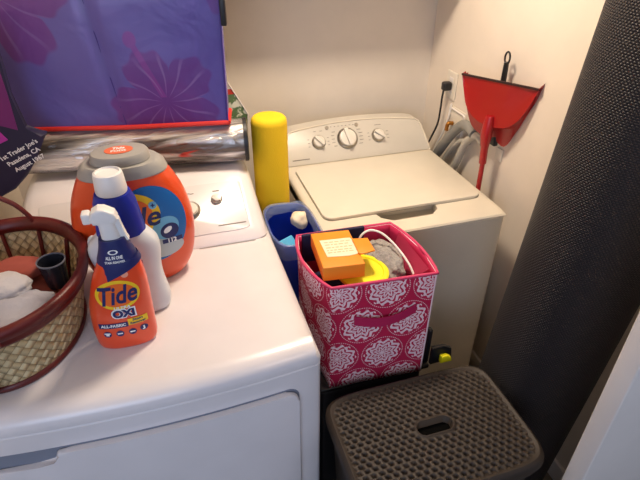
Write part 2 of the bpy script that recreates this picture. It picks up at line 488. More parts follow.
for i in range(3):
    ds.append(dash(-.565, .985+i*.012, .008)); ds.append(dash(-.478, .985+i*.012, .008)); ds.append(dash(-.292, .985+i*.012, .008)); ds.append(dash(-.205, .985+i*.012, .01))
part('printed_marks', join(ds), M['mark'], cp, False)

# ------------------------------------------------------------------ dryer
D0, D1, DX = -1.60, -.863, -1.232
def dyf(x): return -.508-.022*(1-((x-DX)/.364)**2)
def douter(z, i):
    pts = []; n = 24
    for k in range(n+1):
        x = D0+.012+(D1-D0-.024)*k/n; pts.append((x, dyf(x)+i, z))
    for a in (-60, -30, 0): pts.append((D1-.012-i+.012*cos(math.radians(a)), dyf(D1)+i+.012+.012*sin(math.radians(a)), z))
    pts += [(D1-i, .3, z), (D1-i, .405-i, z), (D0+i, .405-i, z), (D0+i, .3, z)]
    for a in (180, 210, 240): pts.append((D0+.012+i+.012*cos(math.radians(a)), dyf(D0)+i+.012+.012*sin(math.radians(a)), z))
    return pts
dr = empty('clothes_dryer', 'large white clothes dryer in the left foreground with detergents and a basket on top', 'dryer', (DX, 0, 0))
part('cabinet', off(dr, loft_bm([douter(.02, 0), douter(.938, 0), douter(.941, .003)])), M['dryer'], dr)
part('top_cover', off(dr, loft_bm([douter(.9425, .004), douter(.944, .0), douter(.955, -.001), douter(.966, .002), douter(.976, .008), douter(.984, .02), douter(.989, .038), douter(.990, .05)])), M['dryer'], dr)
part('top_seam', off(dr, loft_bm([douter(.9405, .005), douter(.9428, .005)])), M['shade'], dr)
# control console at the back of the top
prof = [(-.012, .991), (-.008, .998), (.02, 1.018), (.10, 1.066), (.165, 1.105), (.19, 1.119), (.21, 1.127), (.24, 1.13), (.385, 1.13), (.40, 1.12), (.402, .991)]
def dcon():
    rings = []; a, b = D0+.016, D1-.012
    ns = [0, .012, .03, .05]; xs = [a+q for q in ns]+[a+.05+(b-a-.1)*k/12 for k in range(1, 12)]+[b-q for q in ns[::-1]]
    for x in xs:
        e = min(x-a, b-x); k = 1 if e >= .05 else math.sqrt(max(0, 1-((.05-e)/.05)**2))
        kk = .35+.65*k
        rings.append([(x, y+(1-k)*.035*(1-(y+.012)/.414), .991+(z-.991)*kk) for y, z in prof])
    return loft_bm(rings)
dcp = part('control_panel', off(dr, dcon()), M['dryer'], dr, True, 50)
def dface(x, t, lift=0):      # point on the sloping face, t 0..1 from front edge to top
    y = .02+t*.145; z = 1.018+t*.087; n = Vector((0, -.087, .145)).normalized(); return Vector((x, y, z))+n*lift
O2 = dr.location
dsl = math.atan2(.145, .087)
ov = prism_bm(rrect(-1.52, -.928, -.02, 1.02, .05), lambda q: tuple(dface(q[0], q[1], .0022)-O2), lambda q: tuple(dface(q[0], q[1], -.003)-O2), .0015, 2)
part('panel_overlay', ov, M['console2'], dcp)
tl = PI/2-math.atan2(.087, .145)
def dknob(x, t, r, big):
    c = dface(x, t, .003)
    Mx = Matrix.Translation(c-O2) @ Matrix.Rotation(math.atan2(.087, .145), 4, 'X')
    kb = part('knob', lathe_bm([(.001, 0), (r, 0), (r, .005), (r*.8, .010), (.001, .010)], 28, Mx), M['chrome'], dcp)
    part('knob_face', lathe_bm([(.001, .0105), (r*.72, .0105), (r*.68, .015), (.001, .016)], 28, Mx), M['knob'], kb)
dknob(-1.012, .66, .017, 0); dknob(-1.096, .50, .030, 1); dknob(-1.36, .55, .032, 1)
def ddash(x, t, w, h=.012):
    return prism_bm([(x, t), (x+w, t), (x+w, t+h), (x, t+h)], lambda q: tuple(dface(q[0], q[1], .0032)-O2), lambda q: tuple(dface(q[0], q[1], .0020)-O2))
part('printed_marks', join([ddash(-1.02, .83, .02, .02), ddash(-1.022, .10, .085, .02), ddash(-1.12, .85, .03), ddash(-1.09, .84, .012)]), M['mark'], dcp, False)
part('front_seam', off(dr, join([quadgrid_bm(lambda x, y: (x, y, .9915), -1.09, -.92, -.0175, -.0150, 6, 1)])), M['mark'], dr, False)
# door
def dpoly(grow=0):
    P = []; r = .03
    x1, z1, x0, z0 = -.925+grow, .884+grow, -1.585-grow, .16-grow
    for k in range(7):
        a = math.radians(90*k/6); P.append((x1-r+r*cos(a), z1-r+r*sin(a)))
    for k in range(1, 20): P.append((x1-r-(x1-r+1.452)*k/20, z1))
    if grow: P += [(-1.47, z1), (-1.50, z1)]
    else: P += [(-1.452, z1), (-1.457, z1-.006), (-1.459, z1-.026), (-1.464, z1-.032), (-1.50, z1-.033)]
    P += [(x0, z1 if grow else z1-.033)]
    P += [(x0, z0+r), (x0+r, z0)] + [(x0+r+(x1-x0-2*r)*k/20, z0) for k in range(1, 20)] + [(x1-r, z0), (x1, z0+r)]
    return P
part('door_gap', off(dr, prism_bm(dpoly(.004), lambda q: (q[0], dyf(q[0])-.0008, q[1]), lambda q: (q[0], dyf(q[0])+.004, q[1]))), mat('door_gap_grey', '7d8290', .6), dr, False)  # grey backing sheet colours in the shade of door gap and pull recess
part('door', off(dr, prism_bm(dpoly(0), lambda q: (q[0], dyf(q[0])-.016, q[1]), lambda q: (q[0], dyf(q[0])-.0012, q[1]), .005, 3)), M['dryer'], dr)

# ------------------------------------------------------------------ yellow foam roll
yf = tag(bm_obj('foam_roll', lathe_bm([(.001, 0), (.056, 0), (.061, .006), (.0615, .1), (.061, .5), (.0612, .9), (.061, 1.236), (.059, 1.248), (.052, 1.256), (.040, 1.259), (.001, 1.258)], 48), M['foam']),
         'tall yellow foam roll standing upright in the gap between dryer and washer', 'foam roll')
yf.location = (-.795, .305, 0)

# ------------------------------------------------------------------ blue bin in the gap with a liner
bb = empty('waste_bin', 'narrow blue bin with a clear liner in the gap between the two machines', 'bin', (-.776, .1, 0))
def binring(z, g, sx=1): 
    return sring(0, 0, z, (.058+.023*z/.95)+g, (.100+.035*z/.95)+g, 3.5, 40)
bin_r = [binring(z, 0) for z in (.0, .3, .6, .9, .955)] + [binring(.955, -.004), binring(.9, -.004), binring(.3, -.004), binring(.01, -.004)]
part('body', loft_bm(bin_r), M['bluebin'], bb)
random.seed(3)
lr = []
for k, (z, g) in enumerate([(.905, .004), (.93, .005), (.958, .005), (.964, 0), (.950, -.007), (.925, -.010)]):
    ring = binring(z, g); lr.append([(x*(1+.02*noise.noise(Vector((x*30, y*30, z*20)))), y*(1+.015*noise.noise(Vector((x*30, y*30, z*9+4)))), zz+.006*noise.noise(Vector((x*25, y*25, k*1.0)))) for x, y, zz in ring])
part('liner', loft_bm(lr, False, False), M['liner'], bb)
pk = tag(bm_obj('snack_packet', place(rbox_bm(-.032, .032, -.04, .04, -.008, .008, .006), Matrix.Translation((-.792, .07, .875)) @ Matrix.Rotation(.5, 4, 'Z') @ Matrix.Rotation(.75, 4, 'X')), M['packet']),
         'small light blue packet lying inside the blue bin', 'packet')
pw = bmesh.new(); bmesh.ops.create_icosphere(pw, subdivisions=3, radius=.04)
for v in pw.verts: v.co *= 1+.35*noise.noise(v.co*40); v.co.z *= .6; v.co += Vector((-.765, .03, .875))
tag(bm_obj('crumpled_paper', pw, M['whitecloth'], sharp=0), 'crumpled white wrapper in the blue bin, in front of the light blue packet', 'wrapper')
pw = bmesh.new(); bmesh.ops.create_icosphere(pw, subdivisions=3, radius=.03)
for v in pw.verts: v.co *= 1+.35*noise.noise(v.co*50); v.co += Vector((-.735, .15, .935))
tag(bm_obj('crumpled_tissue', pw, M['paperlabel'], sharp=0), 'cream crumpled tissue at the washer side rim of the blue bin', 'tissue')
# filler lower in the bin that carries the top pieces
fb = lathe_bm([(.001, 0), (.05, 0), (.06, .02), (.06, .80), (.001, .84)], 24)
for v in fb.verts: v.co.y *= 1.6
fo = tag(bm_obj('rubbish_heap', fb, M['royal']), 'dark blue bundled rubbish filling the blue bin', 'rubbish', kind=None); fo.location = (-.778, .1, .012)

# ------------------------------------------------------------------ pink fabric storage box on its black crate
A, B, C, D = (-.797, -.046), (-.776, -.318), (-.474, -.339), (-.494, -.059)
bx0 = Vector((-.635, -.19, 0)); ZB, ZT = .608, 1.0
pb = empty('fabric_storage_box', 'pink fabric storage box with white medallion print, open on top', 'storage box', (bx0.x, bx0.y, ZB))
def face_panel(name, P, Q, bulge, rb=0, rise0=0, rise1=0, th=.006, uoff=0, m='medallion'):
    # wall of the box from corner P to corner Q (plan points), outside on the right of P->Q
    P, Q = Vector((*P, 0))-Vector((bx0.x, bx0.y, 0)), Vector((*Q, 0))-Vector((bx0.x, bx0.y, 0)); L = (Q-P).length; d = (Q-P)/L; nrm = Vector((d.y, -d.x, 0))
    nx, nz = 24, 16; bm = bmesh.new(); uvl = bm.loops.layers.uv.new('UVMap')
    def pt(i, j, o):
        s, t = i/nx, j/nz
        b = bulge*sin(PI*s)*sin(PI*min(1, t*1.0)) + rb*sin(PI*s)**.8*t**1.5 + .004*noise.noise(Vector((s*4+uoff, t*4, 1)))*sin(PI*s)
        taper = 1-.012*(1-t)
        q = P+d*L*s; q = Vector((q.x*taper, q.y*taper, 0))
        z = t*(ZT-ZB+rise0*(1-s)+rise1*s)
        return q+nrm*(b-o)+Vector((0, 0, z))
    F = [[bm.verts.new(pt(i, j, 0)) for i in range(nx+1)] for j in range(nz+1)]
    K = [[bm.verts.new(pt(i, j, th)) for i in range(nx+1)] for j in range(nz+1)]
    def quad(vs, co):
        f = bm.faces.new(vs)
        for l, c in zip(f.loops, co): l[uvl].uv = c
    for j in range(nz):
        for i in range(nx):
            c = [((i+a)/nx*L+uoff, (j+b_)/nz*(ZT-ZB)) for a, b_ in ((0, 0), (1, 0), (1, 1), (0, 1))]
            quad((F[j][i], F[j][i+1], F[j+1][i+1], F[j+1][i]), c)
            quad((K[j][i+1], K[j][i], K[j+1][i], K[j+1][i+1]), c)
    for i in range(nx):
        quad((F[nz][i], F[nz][i+1], K[nz][i+1], K[nz][i]), [(0, 0)]*4); quad((F[0][i+1], F[0][i], K[0][i], K[0][i+1]), [(0, 0)]*4)
    for j in range(nz):
        quad((F[j][0], F[j+1][0], K[j+1][0], K[j][0]), [(0, 0)]*4); quad((F[j][nx], K[j][nx], K[j+1][nx], F[j+1][nx]), [(0, 0)]*4)
    me = bpy.data.meshes.new(name); bm.to_mesh(me); bm.free(); o = link(name, me, M[m], pb); me.materials.append(M['pinkinner'])
    for p in me.polygons:
        c = p.center; 
    n0 = (nx*nz*2)
    for k, p in enumerate(me.polygons):
        if k < n0 and k % 2 == 1: p.material_index = 1
    return o
fp = face_panel('front_panel', B, C, .006, uoff=.050)
face_panel('side_panel', A, B, .004, .030, uoff=.03)
face_panel('side_panel', C, D, .0, .020, uoff=.02)
face_panel('back_panel', D, A, .0, uoff=.01)
part('base_panel', prism_bm([(q[0]-bx0.x, q[1]-bx0.y) for q in (A, B, C, D)], lambda q: (q[0]*.96, q[1]*.96, .001), lambda q: (q[0]*.96, q[1]*.96, .008)), M['pinkinner'], pb)
rim = []
for P, Q, rb in ((A, B, .030), (B, C, 0), (C, D, .020), (D, A, 0)):
    dd = Vector((Q[0]-P[0], Q[1]-P[1])).normalized()
    for k in range(10):
        s = k/10; w = rb*sin(PI*s)**.8; rim.append((P[0]+(Q[0]-P[0])*s-bx0.x+dd.y*w, P[1]+(Q[1]-P[1])*s-bx0.y-dd.x*w, ZT-ZB))
part('rim_binding', tube_bm(rim, .005, 8, 1, closed=True, smooth=False), M['pinktrim'], pb, sharp=0)
# fold of the lining at the right hand end
fold = loft_bm([[(.150-.035*t, -.12+.20*s, ZT-ZB-.004-.10*s*t-.02*t) for s in (0, .33, .66, 1)] for t in (0, .5, 1)], closed=False)
bmesh.ops.solidify(fold, geom=fold.faces, thickness=.004)
part('lining_flap', fold, M['pinktrim'], pb)
def front_pt(u, z, lift):   # u metres from B along the front
    Bv, Cv = Vector((B[0]-bx0.x, B[1]-bx0.y, 0)), Vector((C[0]-bx0.x, C[1]-bx0.y, 0)); d = (Cv-Bv).normalized(); n = Vector((d.y, -d.x, 0))
    t = z/(ZT-ZB); k = 1-.012*(1-t); q = Bv+d*u
    return Vector((q.x*k, q.y*k, z))+n*(.006*sin(PI*u/.303)*sin(PI*t)+lift)
strip = []
for k in range(13):
    s = k/12; u = .066+.185*s; z = .268-.016*sin(PI*s)+.012*s
    strip.append([front_pt(u, z-.016, .004+.009*sin(PI*s)), front_pt(u, z+.016, .004+.009*sin(PI*s)), front_pt(u, z+.016, .001+.009*sin(PI*s)), front_pt(u, z-.016, .001+.009*sin(PI*s))])
part('handle', loft_bm(strip), mat('pink_strap', 'b51650', .7), pb)

cr = empty('storage_crate', 'black crate under the pink fabric box with a yellow tab on its corner', 'crate', (-.62, -.19, 0))
part('crate_body', join([rbox_bm(-.18, .16, -.125, .13, .0, .588, .012)]), M['black'], cr)
part('crate_lid', rbox_bm(-.185, .185, -.13, .14, .589, .606, .006), M['black'], cr)
part('corner_post', rbox_bm(.172, .186, -.118, -.098, .607, .745, .004), M['black'], cr)
tabp = [(.196, .0), (.20, .034), (.225, .032), (.238, .015), (.242, 0)]
part('yellow_tab', prism_bm([(.192, .612), (.192, .640), (.212, .640), (.226, .630), (.232, .612)], lambda q: (q[0]+.008, -.166, q[1]+.03), lambda q: (q[0]+.008, -.150, q[1]+.03), .003, 2), M['lemon'], cr)
part('tab_surround', prism_bm([(.168, .598), (.168, .668), (.208, .668), (.236, .650), (.244, .598)], lambda q: (q[0]+.006, -.149, q[1]+.03), lambda q: (q[0]+.006, -.135, q[1]+.03), .003, 2), M['black'], cr)

# things in the pink box
fl = rbox_bm(-.135, .125, -.11, .11, .30-.02, .318-.02, .01)
bedding = bmesh.new()
g = tag(bm_obj('dark_cloth', place(rbox_bm(-.135, .130, -.115, .115, 0, .27, .03, 4), Matrix.Translation((bx0.x, bx0.y, ZB+.0105))), M['navycloth']), 'dark navy folded cloth filling the bottom of the pink box', 'cloth')
nb = tag(bm_obj('navy_folder', place(rbox_bm(-.10, .10, -.006, .006, -.05, .05, .003), Matrix.Translation((-.687, -.066, .962)) @ Matrix.Rotation(-.03, 4, 'Z')), M['navycloth']),
         'navy folder standing against the back wall of the pink box', 'folder')
# orange carton: back flap part with label
ob = empty('orange_carton', 'orange cardboard carton with a cream label lying in the pink box', 'carton', (-.719, -.190, .990), -.105)
def Tob(bm, rx=-.05): return place(bm, Matrix.Rotation(rx, 4, 'X'))
part('box_body', Tob(rbox_bm(-.058, .058, -.096, .092, .002, .045, .002)), M['orangebox'], ob)
part('box_flap', Tob(prism_bm([(.052, .03), (.098, .025), (.100, -.045), (.06, -.055), (.052, -.05)], lambda q: (q[0], q[1], .051), lambda q: (q[0], q[1], .047), .0006)), M['orangebox'], ob)
part('box_label', Tob(prism_bm([(-.045, .045), (.045, .045), (.052, .03), (.055, -.03), (.045, -.045), (.02, -.05), (-.04, -.045)], lambda q: (q[0]+.004, q[1]-.0, .0462), lambda q: (q[0]+.004, q[1]-.0, .0452))), M['paperlabel'], ob, False, label='cream paper label')
lab = []
random.seed(5)
for k, z in enumerate((.028, .014, -.002, -.016, -.028)):
    x = -.03
    while x < .04:
        w = random.uniform(.005, .014); lab.append(prism_bm([(x, z), (x+w, z), (x+w, z+.004), (x, z+.004)], lambda q: (q[0], q[1], .0468), lambda q: (q[0], q[1], .0463))); x += w+.004
part('label_print', Tob(join(lab)), mat('faded_print', 'd9b98c', .6), ob, False)
yl = empty('yellow_lid', 'round lemon-yellow plastic lid lying beside the orange carton in the pink box', 'lid', (-.655, -.234, .972))
place_y = Matrix.Rotation(.04, 4, 'X') @ Matrix.Rotation(.05, 4, 'Y')
part('disc', lathe_bm([(.001, -.012), (.073, -.012), (.077, -.006), (.077, .002), (.072, .005), (.062, .005), (.059, .002), (.001, .002)], 48, place_y), M['lemon'], yl)
part('raised_ring', lathe_bm([(.030, .0025), (.034, .0025), (.033, .0030), (.031, .0030)], 40, place_y, True), M['lemon'], yl)
gc = bmesh.new(); bmesh.ops.create_icosphere(gc, subdivisions=5, radius=1)
for v in gc.verts:
    c = v.co.copy(); k = 1+.20*noise.noise(c*2.2)+.08*noise.noise(c*7); v.co = Vector((c.x*.055*k, c.y*.095*k, c.z*.045*k))
go = tag(bm_obj('grey_towel', gc, M['greycloth'], sharp=0), 'crumpled grey towel beside the white cord in the pink box', 'towel'); go.location = (-.562, -.175, .945)
cd = tag(bm_obj('looped_cable', tube_bm([(-.630, -.135, .95), (-.628, -.13, 1.0), (-.612, -.125, 1.024), (-.585, -.125, 1.03), (-.555, -.145, 1.022), (-.530, -.19, 1.00), (-.518, -.25, .980), (-.515, -.29, .955), (-.515, -.30, .93)], .0035, 8), M['cord']),
         'looped white cord arching over the grey towel in the pink box', 'cable')

# ------------------------------------------------------------------ brown rattan-look hamper
HX, HY, HZ = -.576, -.582, .68
hp = empty('laundry_hamper', 'dark brown rattan-look plastic hamper with handle slot in its lid', 'hamper', (HX, HY, 0))
ha, hb = .256, .176
def hr(z, a, b): return sring(0, 0, z, a, b, 7, 72)
part('body', loft_bm([hr(0, ha-.045, hb-.03), hr(.02, ha-.042, hb-.028), hr(.35, ha-.03, hb-.02), hr(.60, ha-.016, hb-.012), hr(.635, ha-.016, hb-.012)]), M['brownplastic'], hp)
part('body_rim', loft_bm([hr(.628, ha-.014, hb-.010), hr(.628, ha-.002, hb-.000), hr(.640, ha-.0, hb+.002), hr(.646, ha-.004, hb-.002), hr(.646, ha-.016, hb-.012)]), M['brownplastic'], hp)
# lid: smooth rolled edge + a real relief of the weave
def inside(x, y, a, b, n=7): return (abs(x/a)**n+abs(y/b)**n)**(1/n)
sx, sy = .0215, .0150
def wv(x, y):
    r = y/sy; row = math.floor(r); fy = r-row-.5
    q = x/sx+(.5 if row % 2 else 0); cx = math.floor(q); fx = q-cx-.5
    # flat strand with a dark hole at one end of each cell
    hole = max(0, 1-(abs(fx-.20+fy*.25)/.27)**5)*max(0, 1-(abs(fy)/.34)**5)
    crown = .0009*cos(PI*fx*.9)*cos(PI*fy*.85)
    return crown-.012*hole
nx, ny = 220, 144
bm = bmesh.new(); V = {}
la, lb = ha-.012, hb-.012
for j in range(ny+1):
    for i in range(nx+1):
        x = -la+2*la*i/nx; y = -lb+2*lb*j/ny; k = inside(x, y, la, lb)
        if k <= 1.0:
            slot = math.hypot(max(0, abs(x-.01)-.030), y)/.020
            fade = min(1, max(0, (1-k)/.05))*min(1, max(0, (slot-1.45)/.2))
            z = wv(x, y)*fade
            if slot < 1.45: z = .002
            if slot < 1.0: z = -.030
            z += .006*(1-(k**4))
            V[i, j] = bm.verts.new((x, y, HZ-.004+z))
for j in range(ny):
    for i in range(nx):
        q = [V.get(t) for t in ((i, j), (i+1, j), (i+1, j+1), (i, j+1))]
        if all(q): bm.faces.new(q)
lidtop = part('lid', bm, M['brownplastic'], hp, True, 0)
er = [hr(HZ-.030, ha-.001, hb+.001), hr(HZ-.030, ha+.004, hb+.006), hr(HZ-.016, ha+.003, hb+.005), hr(HZ-.006, ha-.001, hb+.001), hr(HZ-.001, ha-.008, hb-.006), hr(HZ-.002, ha-.014, hb-.012), hr(HZ-.007, ha-.020, hb-.018), hr(HZ-.011, ha-.03, hb-.028)]
part('lid_edge', loft_bm(er, False, False), M['brownplastic'], lidtop)
part('slot_shade', prism_bm(rrect(-.040, .060, -.019, .019, .018), lambda q: (q[0], q[1], HZ-.026), lambda q: (q[0], q[1], HZ-.019)), mat('dark_inside', '070707', .95, Specular_IOR_Level=.1), lidtop)  # black plate painting the darkness inside the open slot
part('slot_rim', tube_bm([(x, y, HZ+.0035) for x, y in rrect(-.044, .064, -.024, .024, .0235)], .0028, 8, 1, closed=True, smooth=False), M['brownplastic'], lidtop, sharp=0)

# ------------------------------------------------------------------ black dimpled mat roll leaning on the right wall
axis = Vector((.04, -.038, .998)).normalized(); c0 = Vector((-.125, -.445, .65)) - axis*.65*1.003
rr_ = .165
e1 = axis.orthogonal().normalized()
e1 = Vector((1, 0, 0))-axis*axis.x; e1.normalize(); e2 = axis.cross(e1)
bm = bmesh.new(); uvl = bm.loops.layers.uv.new('UVMap'); N = 96; H = 1.75
a_start = math.radians(-20)
def mp(k, z, dr=0): 
    t = a_start+2*PI*k/N*.985; r = rr_-.008*(1-k/N)+dr
    return e1*r*cos(t)+e2*r*sin(t)+axis*z
zs = [0, .012, .03, .3, .6, .9, 1.2, 1.5, H-.03, H-.012, H]
G = [[bm.verts.new(mp(k, z)) for k in range(N+1)] for z in zs]
I = [[bm.verts.new(mp(k, z, -.008)) for k in range(N+1)] for z in zs]
def q4(vs, co=None):
    f = bm.faces.new(vs)
    for l, c in zip(f.loops, co or [(0, 0)]*4): l[uvl].uv = c
for j in range(len(zs)-1):
    for k in range(N):
        co = [(2*PI*rr_*(k+a)/N, zs[j+b]) for a, b in ((0, 0), (1, 0), (1, 1), (0, 1))]
        q4((G[j][k], G[j][k+1], G[j+1][k+1], G[j+1][k]), co); q4((I[j][k+1], I[j][k], I[j+1][k], I[j+1][k+1]), co)
for k in range(N):
    q4((G[-1][k], G[-1][k+1], I[-1][k+1], I[-1][k])); q4((G[0][k+1], G[0][k], I[0][k], I[0][k+1]))
for j in range(len(zs)-1):
    q4((G[j][0], G[j+1][0], I[j+1][0], I[j][0])); q4((G[j][N], I[j][N], I[j+1][N], G[j+1][N]))
mr = empty('rolled_foam_mat', 'tall black dimpled foam mat rolled up and leaning on the right wall', 'rolled mat', c0+Vector((0, 0, .008)))
part('outer_wrap', bm, M['foammat'], mr, True, 60)
spiral = []
sp = bmesh.new(); R1 = []; R2 = []
for k in range(321):
    t = 2*PI*k/64; r = .152-.022*k/64
    R1.append((r, t)); 
rg = []
for (r, t) in R1:
    def P_(rad, z): return e1*rad*cos(t)+e2*rad*sin(t)+axis*z
    rg.append([P_(r, .006), P_(r, H-.006), P_(r-.008, H-.006), P_(r-.008, .006)])
part('inner_wraps', loft_bm(rg), mat('black_foam_plain', '1a181b', .7), mr)

# ------------------------------------------------------------------ dustpan, hand brush
PL0 = Vector((-.05, .355, 1.323)); pu = Vector((.407, -.912, 0)).normalized(); pn = Vector((-.912, -.407, 0)).normalized(); pv = Vector((0, 0, 1))
org = Vector((.028, .18, .7))
def pp(a, b, o=0): return PL0+pu*a+pv*b+pn*o-org
Fo = [(0, 0), (.018, -.055), (.038, -.107), (.077, -.143), (.123, -.157), (.178, -.156), (.224, -.139), (.258, -.104), (.281, -.055), (.298, -.009), (.307, .013)]
Bo = [(.0, -.0), (.006, -.062), (.017, -.121), (.05, -.185), (.095, -.212), (.147, -.208), (.205, -.232), (.240, -.165), (.262, -.115), (.281, -.065), (.300, -.002)]
dp = empty('dustpan', 'red long-handled dustpan hanging upside down by the right wall', 'dustpan', org)
def offp(pts, o): return [pp(a, b, o) for a, b in pts]
Fs = [smooth_path([(a, b, 0) for a, b in L], 4) for L in (Fo, Bo)]
ff = [(q.x, q.y) for q in Fs[0]]; bk = [(q.x, q.y) for q in Fs[1]]
bm = bmesh.new()
v1 = [bm.verts.new(pp(a, b, 0)) for a, b in ff]; n_ = len(v1)
ctr = []
# floor plate, slightly dished, fan of strips towards the lip
L0, L1 = Vector((0, 0)), Vector((.307, .013))
rows = 8; lattice = [v1]
for r_ in range(1, rows+1):
    row = []
    for k, (a, b) in enumerate(ff):
        s = k/(n_-1); la_, lb_ = L0.x+(L1.x-L0.x)*s, L0.y+(L1.y-L0.y)*s; t = r_/rows
        row.append(bm.verts.new(pp(a+(la_-a)*t, b+(lb_-b)*t, -.004*sin(PI*t))))
    lattice.append(row)
for r_ in range(rows):
    for k in range(n_-1):
        try: bm.faces.new((lattice[r_][k], lattice[r_][k+1], lattice[r_+1][k+1], lattice[r_+1][k]))
        except ValueError: pass
dq = [min(1, (1-i_/(n_-1))*3.5) for i_ in range(n_)]
wall1 = [bm.verts.new(pp(a*.85+c*.15, b*.85+d*.15, -.003-.020*e_)) for (a, b), (c, d), e_ in zip(ff, bk, dq)]
wall2 = [bm.verts.new(pp(c, d, -.006-.030*e_)) for (c, d), e_ in zip(bk, dq)]
for a_, b_ in ((v1, wall1), (wall1, wall2)):
    for k in range(n_-1): bm.faces.new((a_[k], a_[k+1], b_[k+1], b_[k]))
bmesh.ops.remove_doubles(bm, verts=bm.verts, dist=1e-5)
bmesh.ops.recalc_face_normals(bm, faces=bm.faces)
bmesh.ops.solidify(bm, geom=bm.faces, thickness=.0025)
part('pan', bm, M['redplastic'], dp, True, 40)
part('rubber_lip', loft_bm([[pp(L1.x*s, L1.y*s-.003, .003), pp(L1.x*s, L1.y*s+.004, .003), pp(L1.x*s, L1.y*s+.004, -.004), pp(L1.x*s, L1.y*s-.003, -.004)] for s in (0, .5, 1)]), M['rubber'], dp, False)
part('handle_socket', tube_bm([pp(.147, -.120, .0), pp(.147, -.18, .004), pp(.150, -.235, .004), pp(.152, -.305, 0)], lambda t: .014+.007*sin(PI*min(1, t*1.4)), 14), M['redplastic'], dp)
part('handle_rod', tube_bm([pp(.152, -.300, 0), pp(.156, -.45, 0), pp(.160, -.62, 0), pp(.165, -1.0, -.004)], .0095, 12), M['redplastic'], dp)
part('hand_grip', tube_bm([pp(.165, -1.0, -.004), pp(.167, -1.22, -.008)], lambda t: .0125, 12), M['rubber'], dp)

hbh = empty('hand_brush', 'black brush handle with hanging loop sticking up behind the red dustpan', 'brush', (.055, .245, 1.10))
part('handle', tube_bm([(0, 0, 0), (0, -.001, .12), (-.002, .0, .22), (-.003, .001, .285)], lambda t: .012+.003*sin(PI*t), 14, flat=.7), M['black'], hbh)
part('hanging_loop', tube_bm([(-.003, .001+.014*sin(a), .300-.020*cos(a)) for a in [2*PI*i/12 for i in range(12)]], .0035, 8, 3, closed=True), M['black'], hbh, sharp=0)
part('bristle_block', rbox_bm(-.010, .010, -.030, .030, -.02, .02, .006), M['black'], hbh)

# ------------------------------------------------------------------ outlet, plug, hoses
wo = empty('wall_outlet', 'cream wall outlet plate behind the washer with a black plug in it', 'outlet', (XW, .635, 1.19))
part('cover_plate', rbox_bm(-.007, -.001, -.04, .04, -.058, .058, .003), M['outlet'], wo)
for z in (-.022, .022): part('socket', rbox_bm(-.0095, -.0072, -.014, .014, z-.013, z+.013, .001), M['trim'], wo)
pc = empty('power_cord', 'black plug and cord running from the wall outlet down behind the washer', 'power cord', (XW-.012, .63, 1.19))
part('plug', join([rbox_bm(-.038, .0, -.016, .016, -.018, .018, .007)]), M['black'], pc)
part('cable', tube_bm([(-.03, 0, -.01), (-.03, .005, -.05), (-.026, .012, -.10), (-.02, .03, -.18), (-.02, .075, -.27), (-.02, .12, -.36), (-.02, .13, -.5)], .0045, 8), M['black'], pc)
vb = empty('water_valve_box', 'cream laundry valve plate on the right wall below the outlet', 'valve box', (XW, .555, 1.05))
part('plate', join([rbox_bm(-.006, -.001, -.07, .07, -.06, .06, .003)]), M['outlet'], vb)
part('frame', tube_bm([(-.008, y, z) for y, z in rrect(-.06, .06, -.05, .05, .01)], .004, 6, 1, closed=True, smooth=False), M['trim'], vb, sharp=0)
part('valve', tube_bm([(-.008, .02, -.01), (-.03, .02, -.01), (-.035, .02, -.04)], .009, 10), M['brass'], vb)
tag(bm_obj('drain_hose', tube_bm([(.052, .36, 1.075), (.052, .44, 1.085), (.048, .52, 1.01), (.047, .60, .90), (.047, .66, .80), (.047, .70, .6), (.047, .72, .3)], .021, 12, 10), M['hose']),
    'thick grey drain hose curving down behind the washer beside the black cord', 'hose')
tag(bm_obj('supply_hose', tube_bm([(.058, .30, 1.06), (.056, .35, 1.07), (.056, .41, 1.02), (.058, .455, .92), (.058, .50, .80), (.058, .56, .55), (.058, .58, .3)], .016, 12, 10), M['hose2']),
    'pale grey water hose hanging below the dustpan, right of the drain hose', 'hose')
tag(bm_obj('inlet_hose', tube_bm([(.062, .40, 1.02), (.064, .46, 1.005), (.066, .52, .95), (.068, .575, .87), (.068, .62, .75), (.068, .64, .4)], .011, 12, 10), M['hose2']),
    'thin pale hose running between the thick grey hose and the wall', 'hose')
tag(bm_obj('white_wire', tube_bm([(.078, .60, 1.12), (.076, .605, 1.06), (.074, .63, .98), (.072, .68, .88), (.072, .72, .76)], .004, 8), M['cord']),
    'thin white wire hanging from the outlet next to the black cord', 'wire')
tag(bm_obj('wall_clip', join([rbox_bm(.083, .0895, .205, .245, 1.015, 1.065, .003)]), M['outlet']), 'small cream clip plate on the wall just below the dustpan', 'clip')

# ------------------------------------------------------------------ crinkled film roll on the dryer console
rd = Vector((.57, -.08, 0)).normalized(); rc = Vector((-1.20, .307, 1.1325+.0705))
fr = empty('film_roll', 'shiny crinkled film roll lying across the back of the dryer', 'film roll', rc-Vector((0, 0, .0705)))
zz = Vector((0, 0, 1)); side = Vector((rd.y, -rd.x, 0))
rings = []
for k in range(61):
    s = -.40+.715*k/60
    rings.append([rd*s+(zz*sin(2*PI*i/48)+side*cos(2*PI*i/48))*(.069+.0016*noise.noise(Vector((s*14, cos(2*PI*i/48)*2, sin(2*PI*i/48)*2))))+Vector((0, 0, .0705)) for i in range(48)])
part('film_sheet', loft_bm(rings), M['film'], fr)
Mx = Matrix.Translation(rd*.315+Vector((0, 0, .0705))) @ Matrix(((side.x, 0, rd.x, 0), (side.y, 0, rd.y, 0), (0, 1, 0, 0), (0, 0, 0, 1)))
part('end_cap', lathe_bm([(.001, -.002), (.0702, -.002), (.0702, .010), (.064, .012), (.001, .012)], 40, Mx), M['black'], fr)
gbag = empty('gift_bag', 'holiday-print paper gift bag showing at the corner of the purple bag', 'gift bag', (-.95, .387, 1.131))
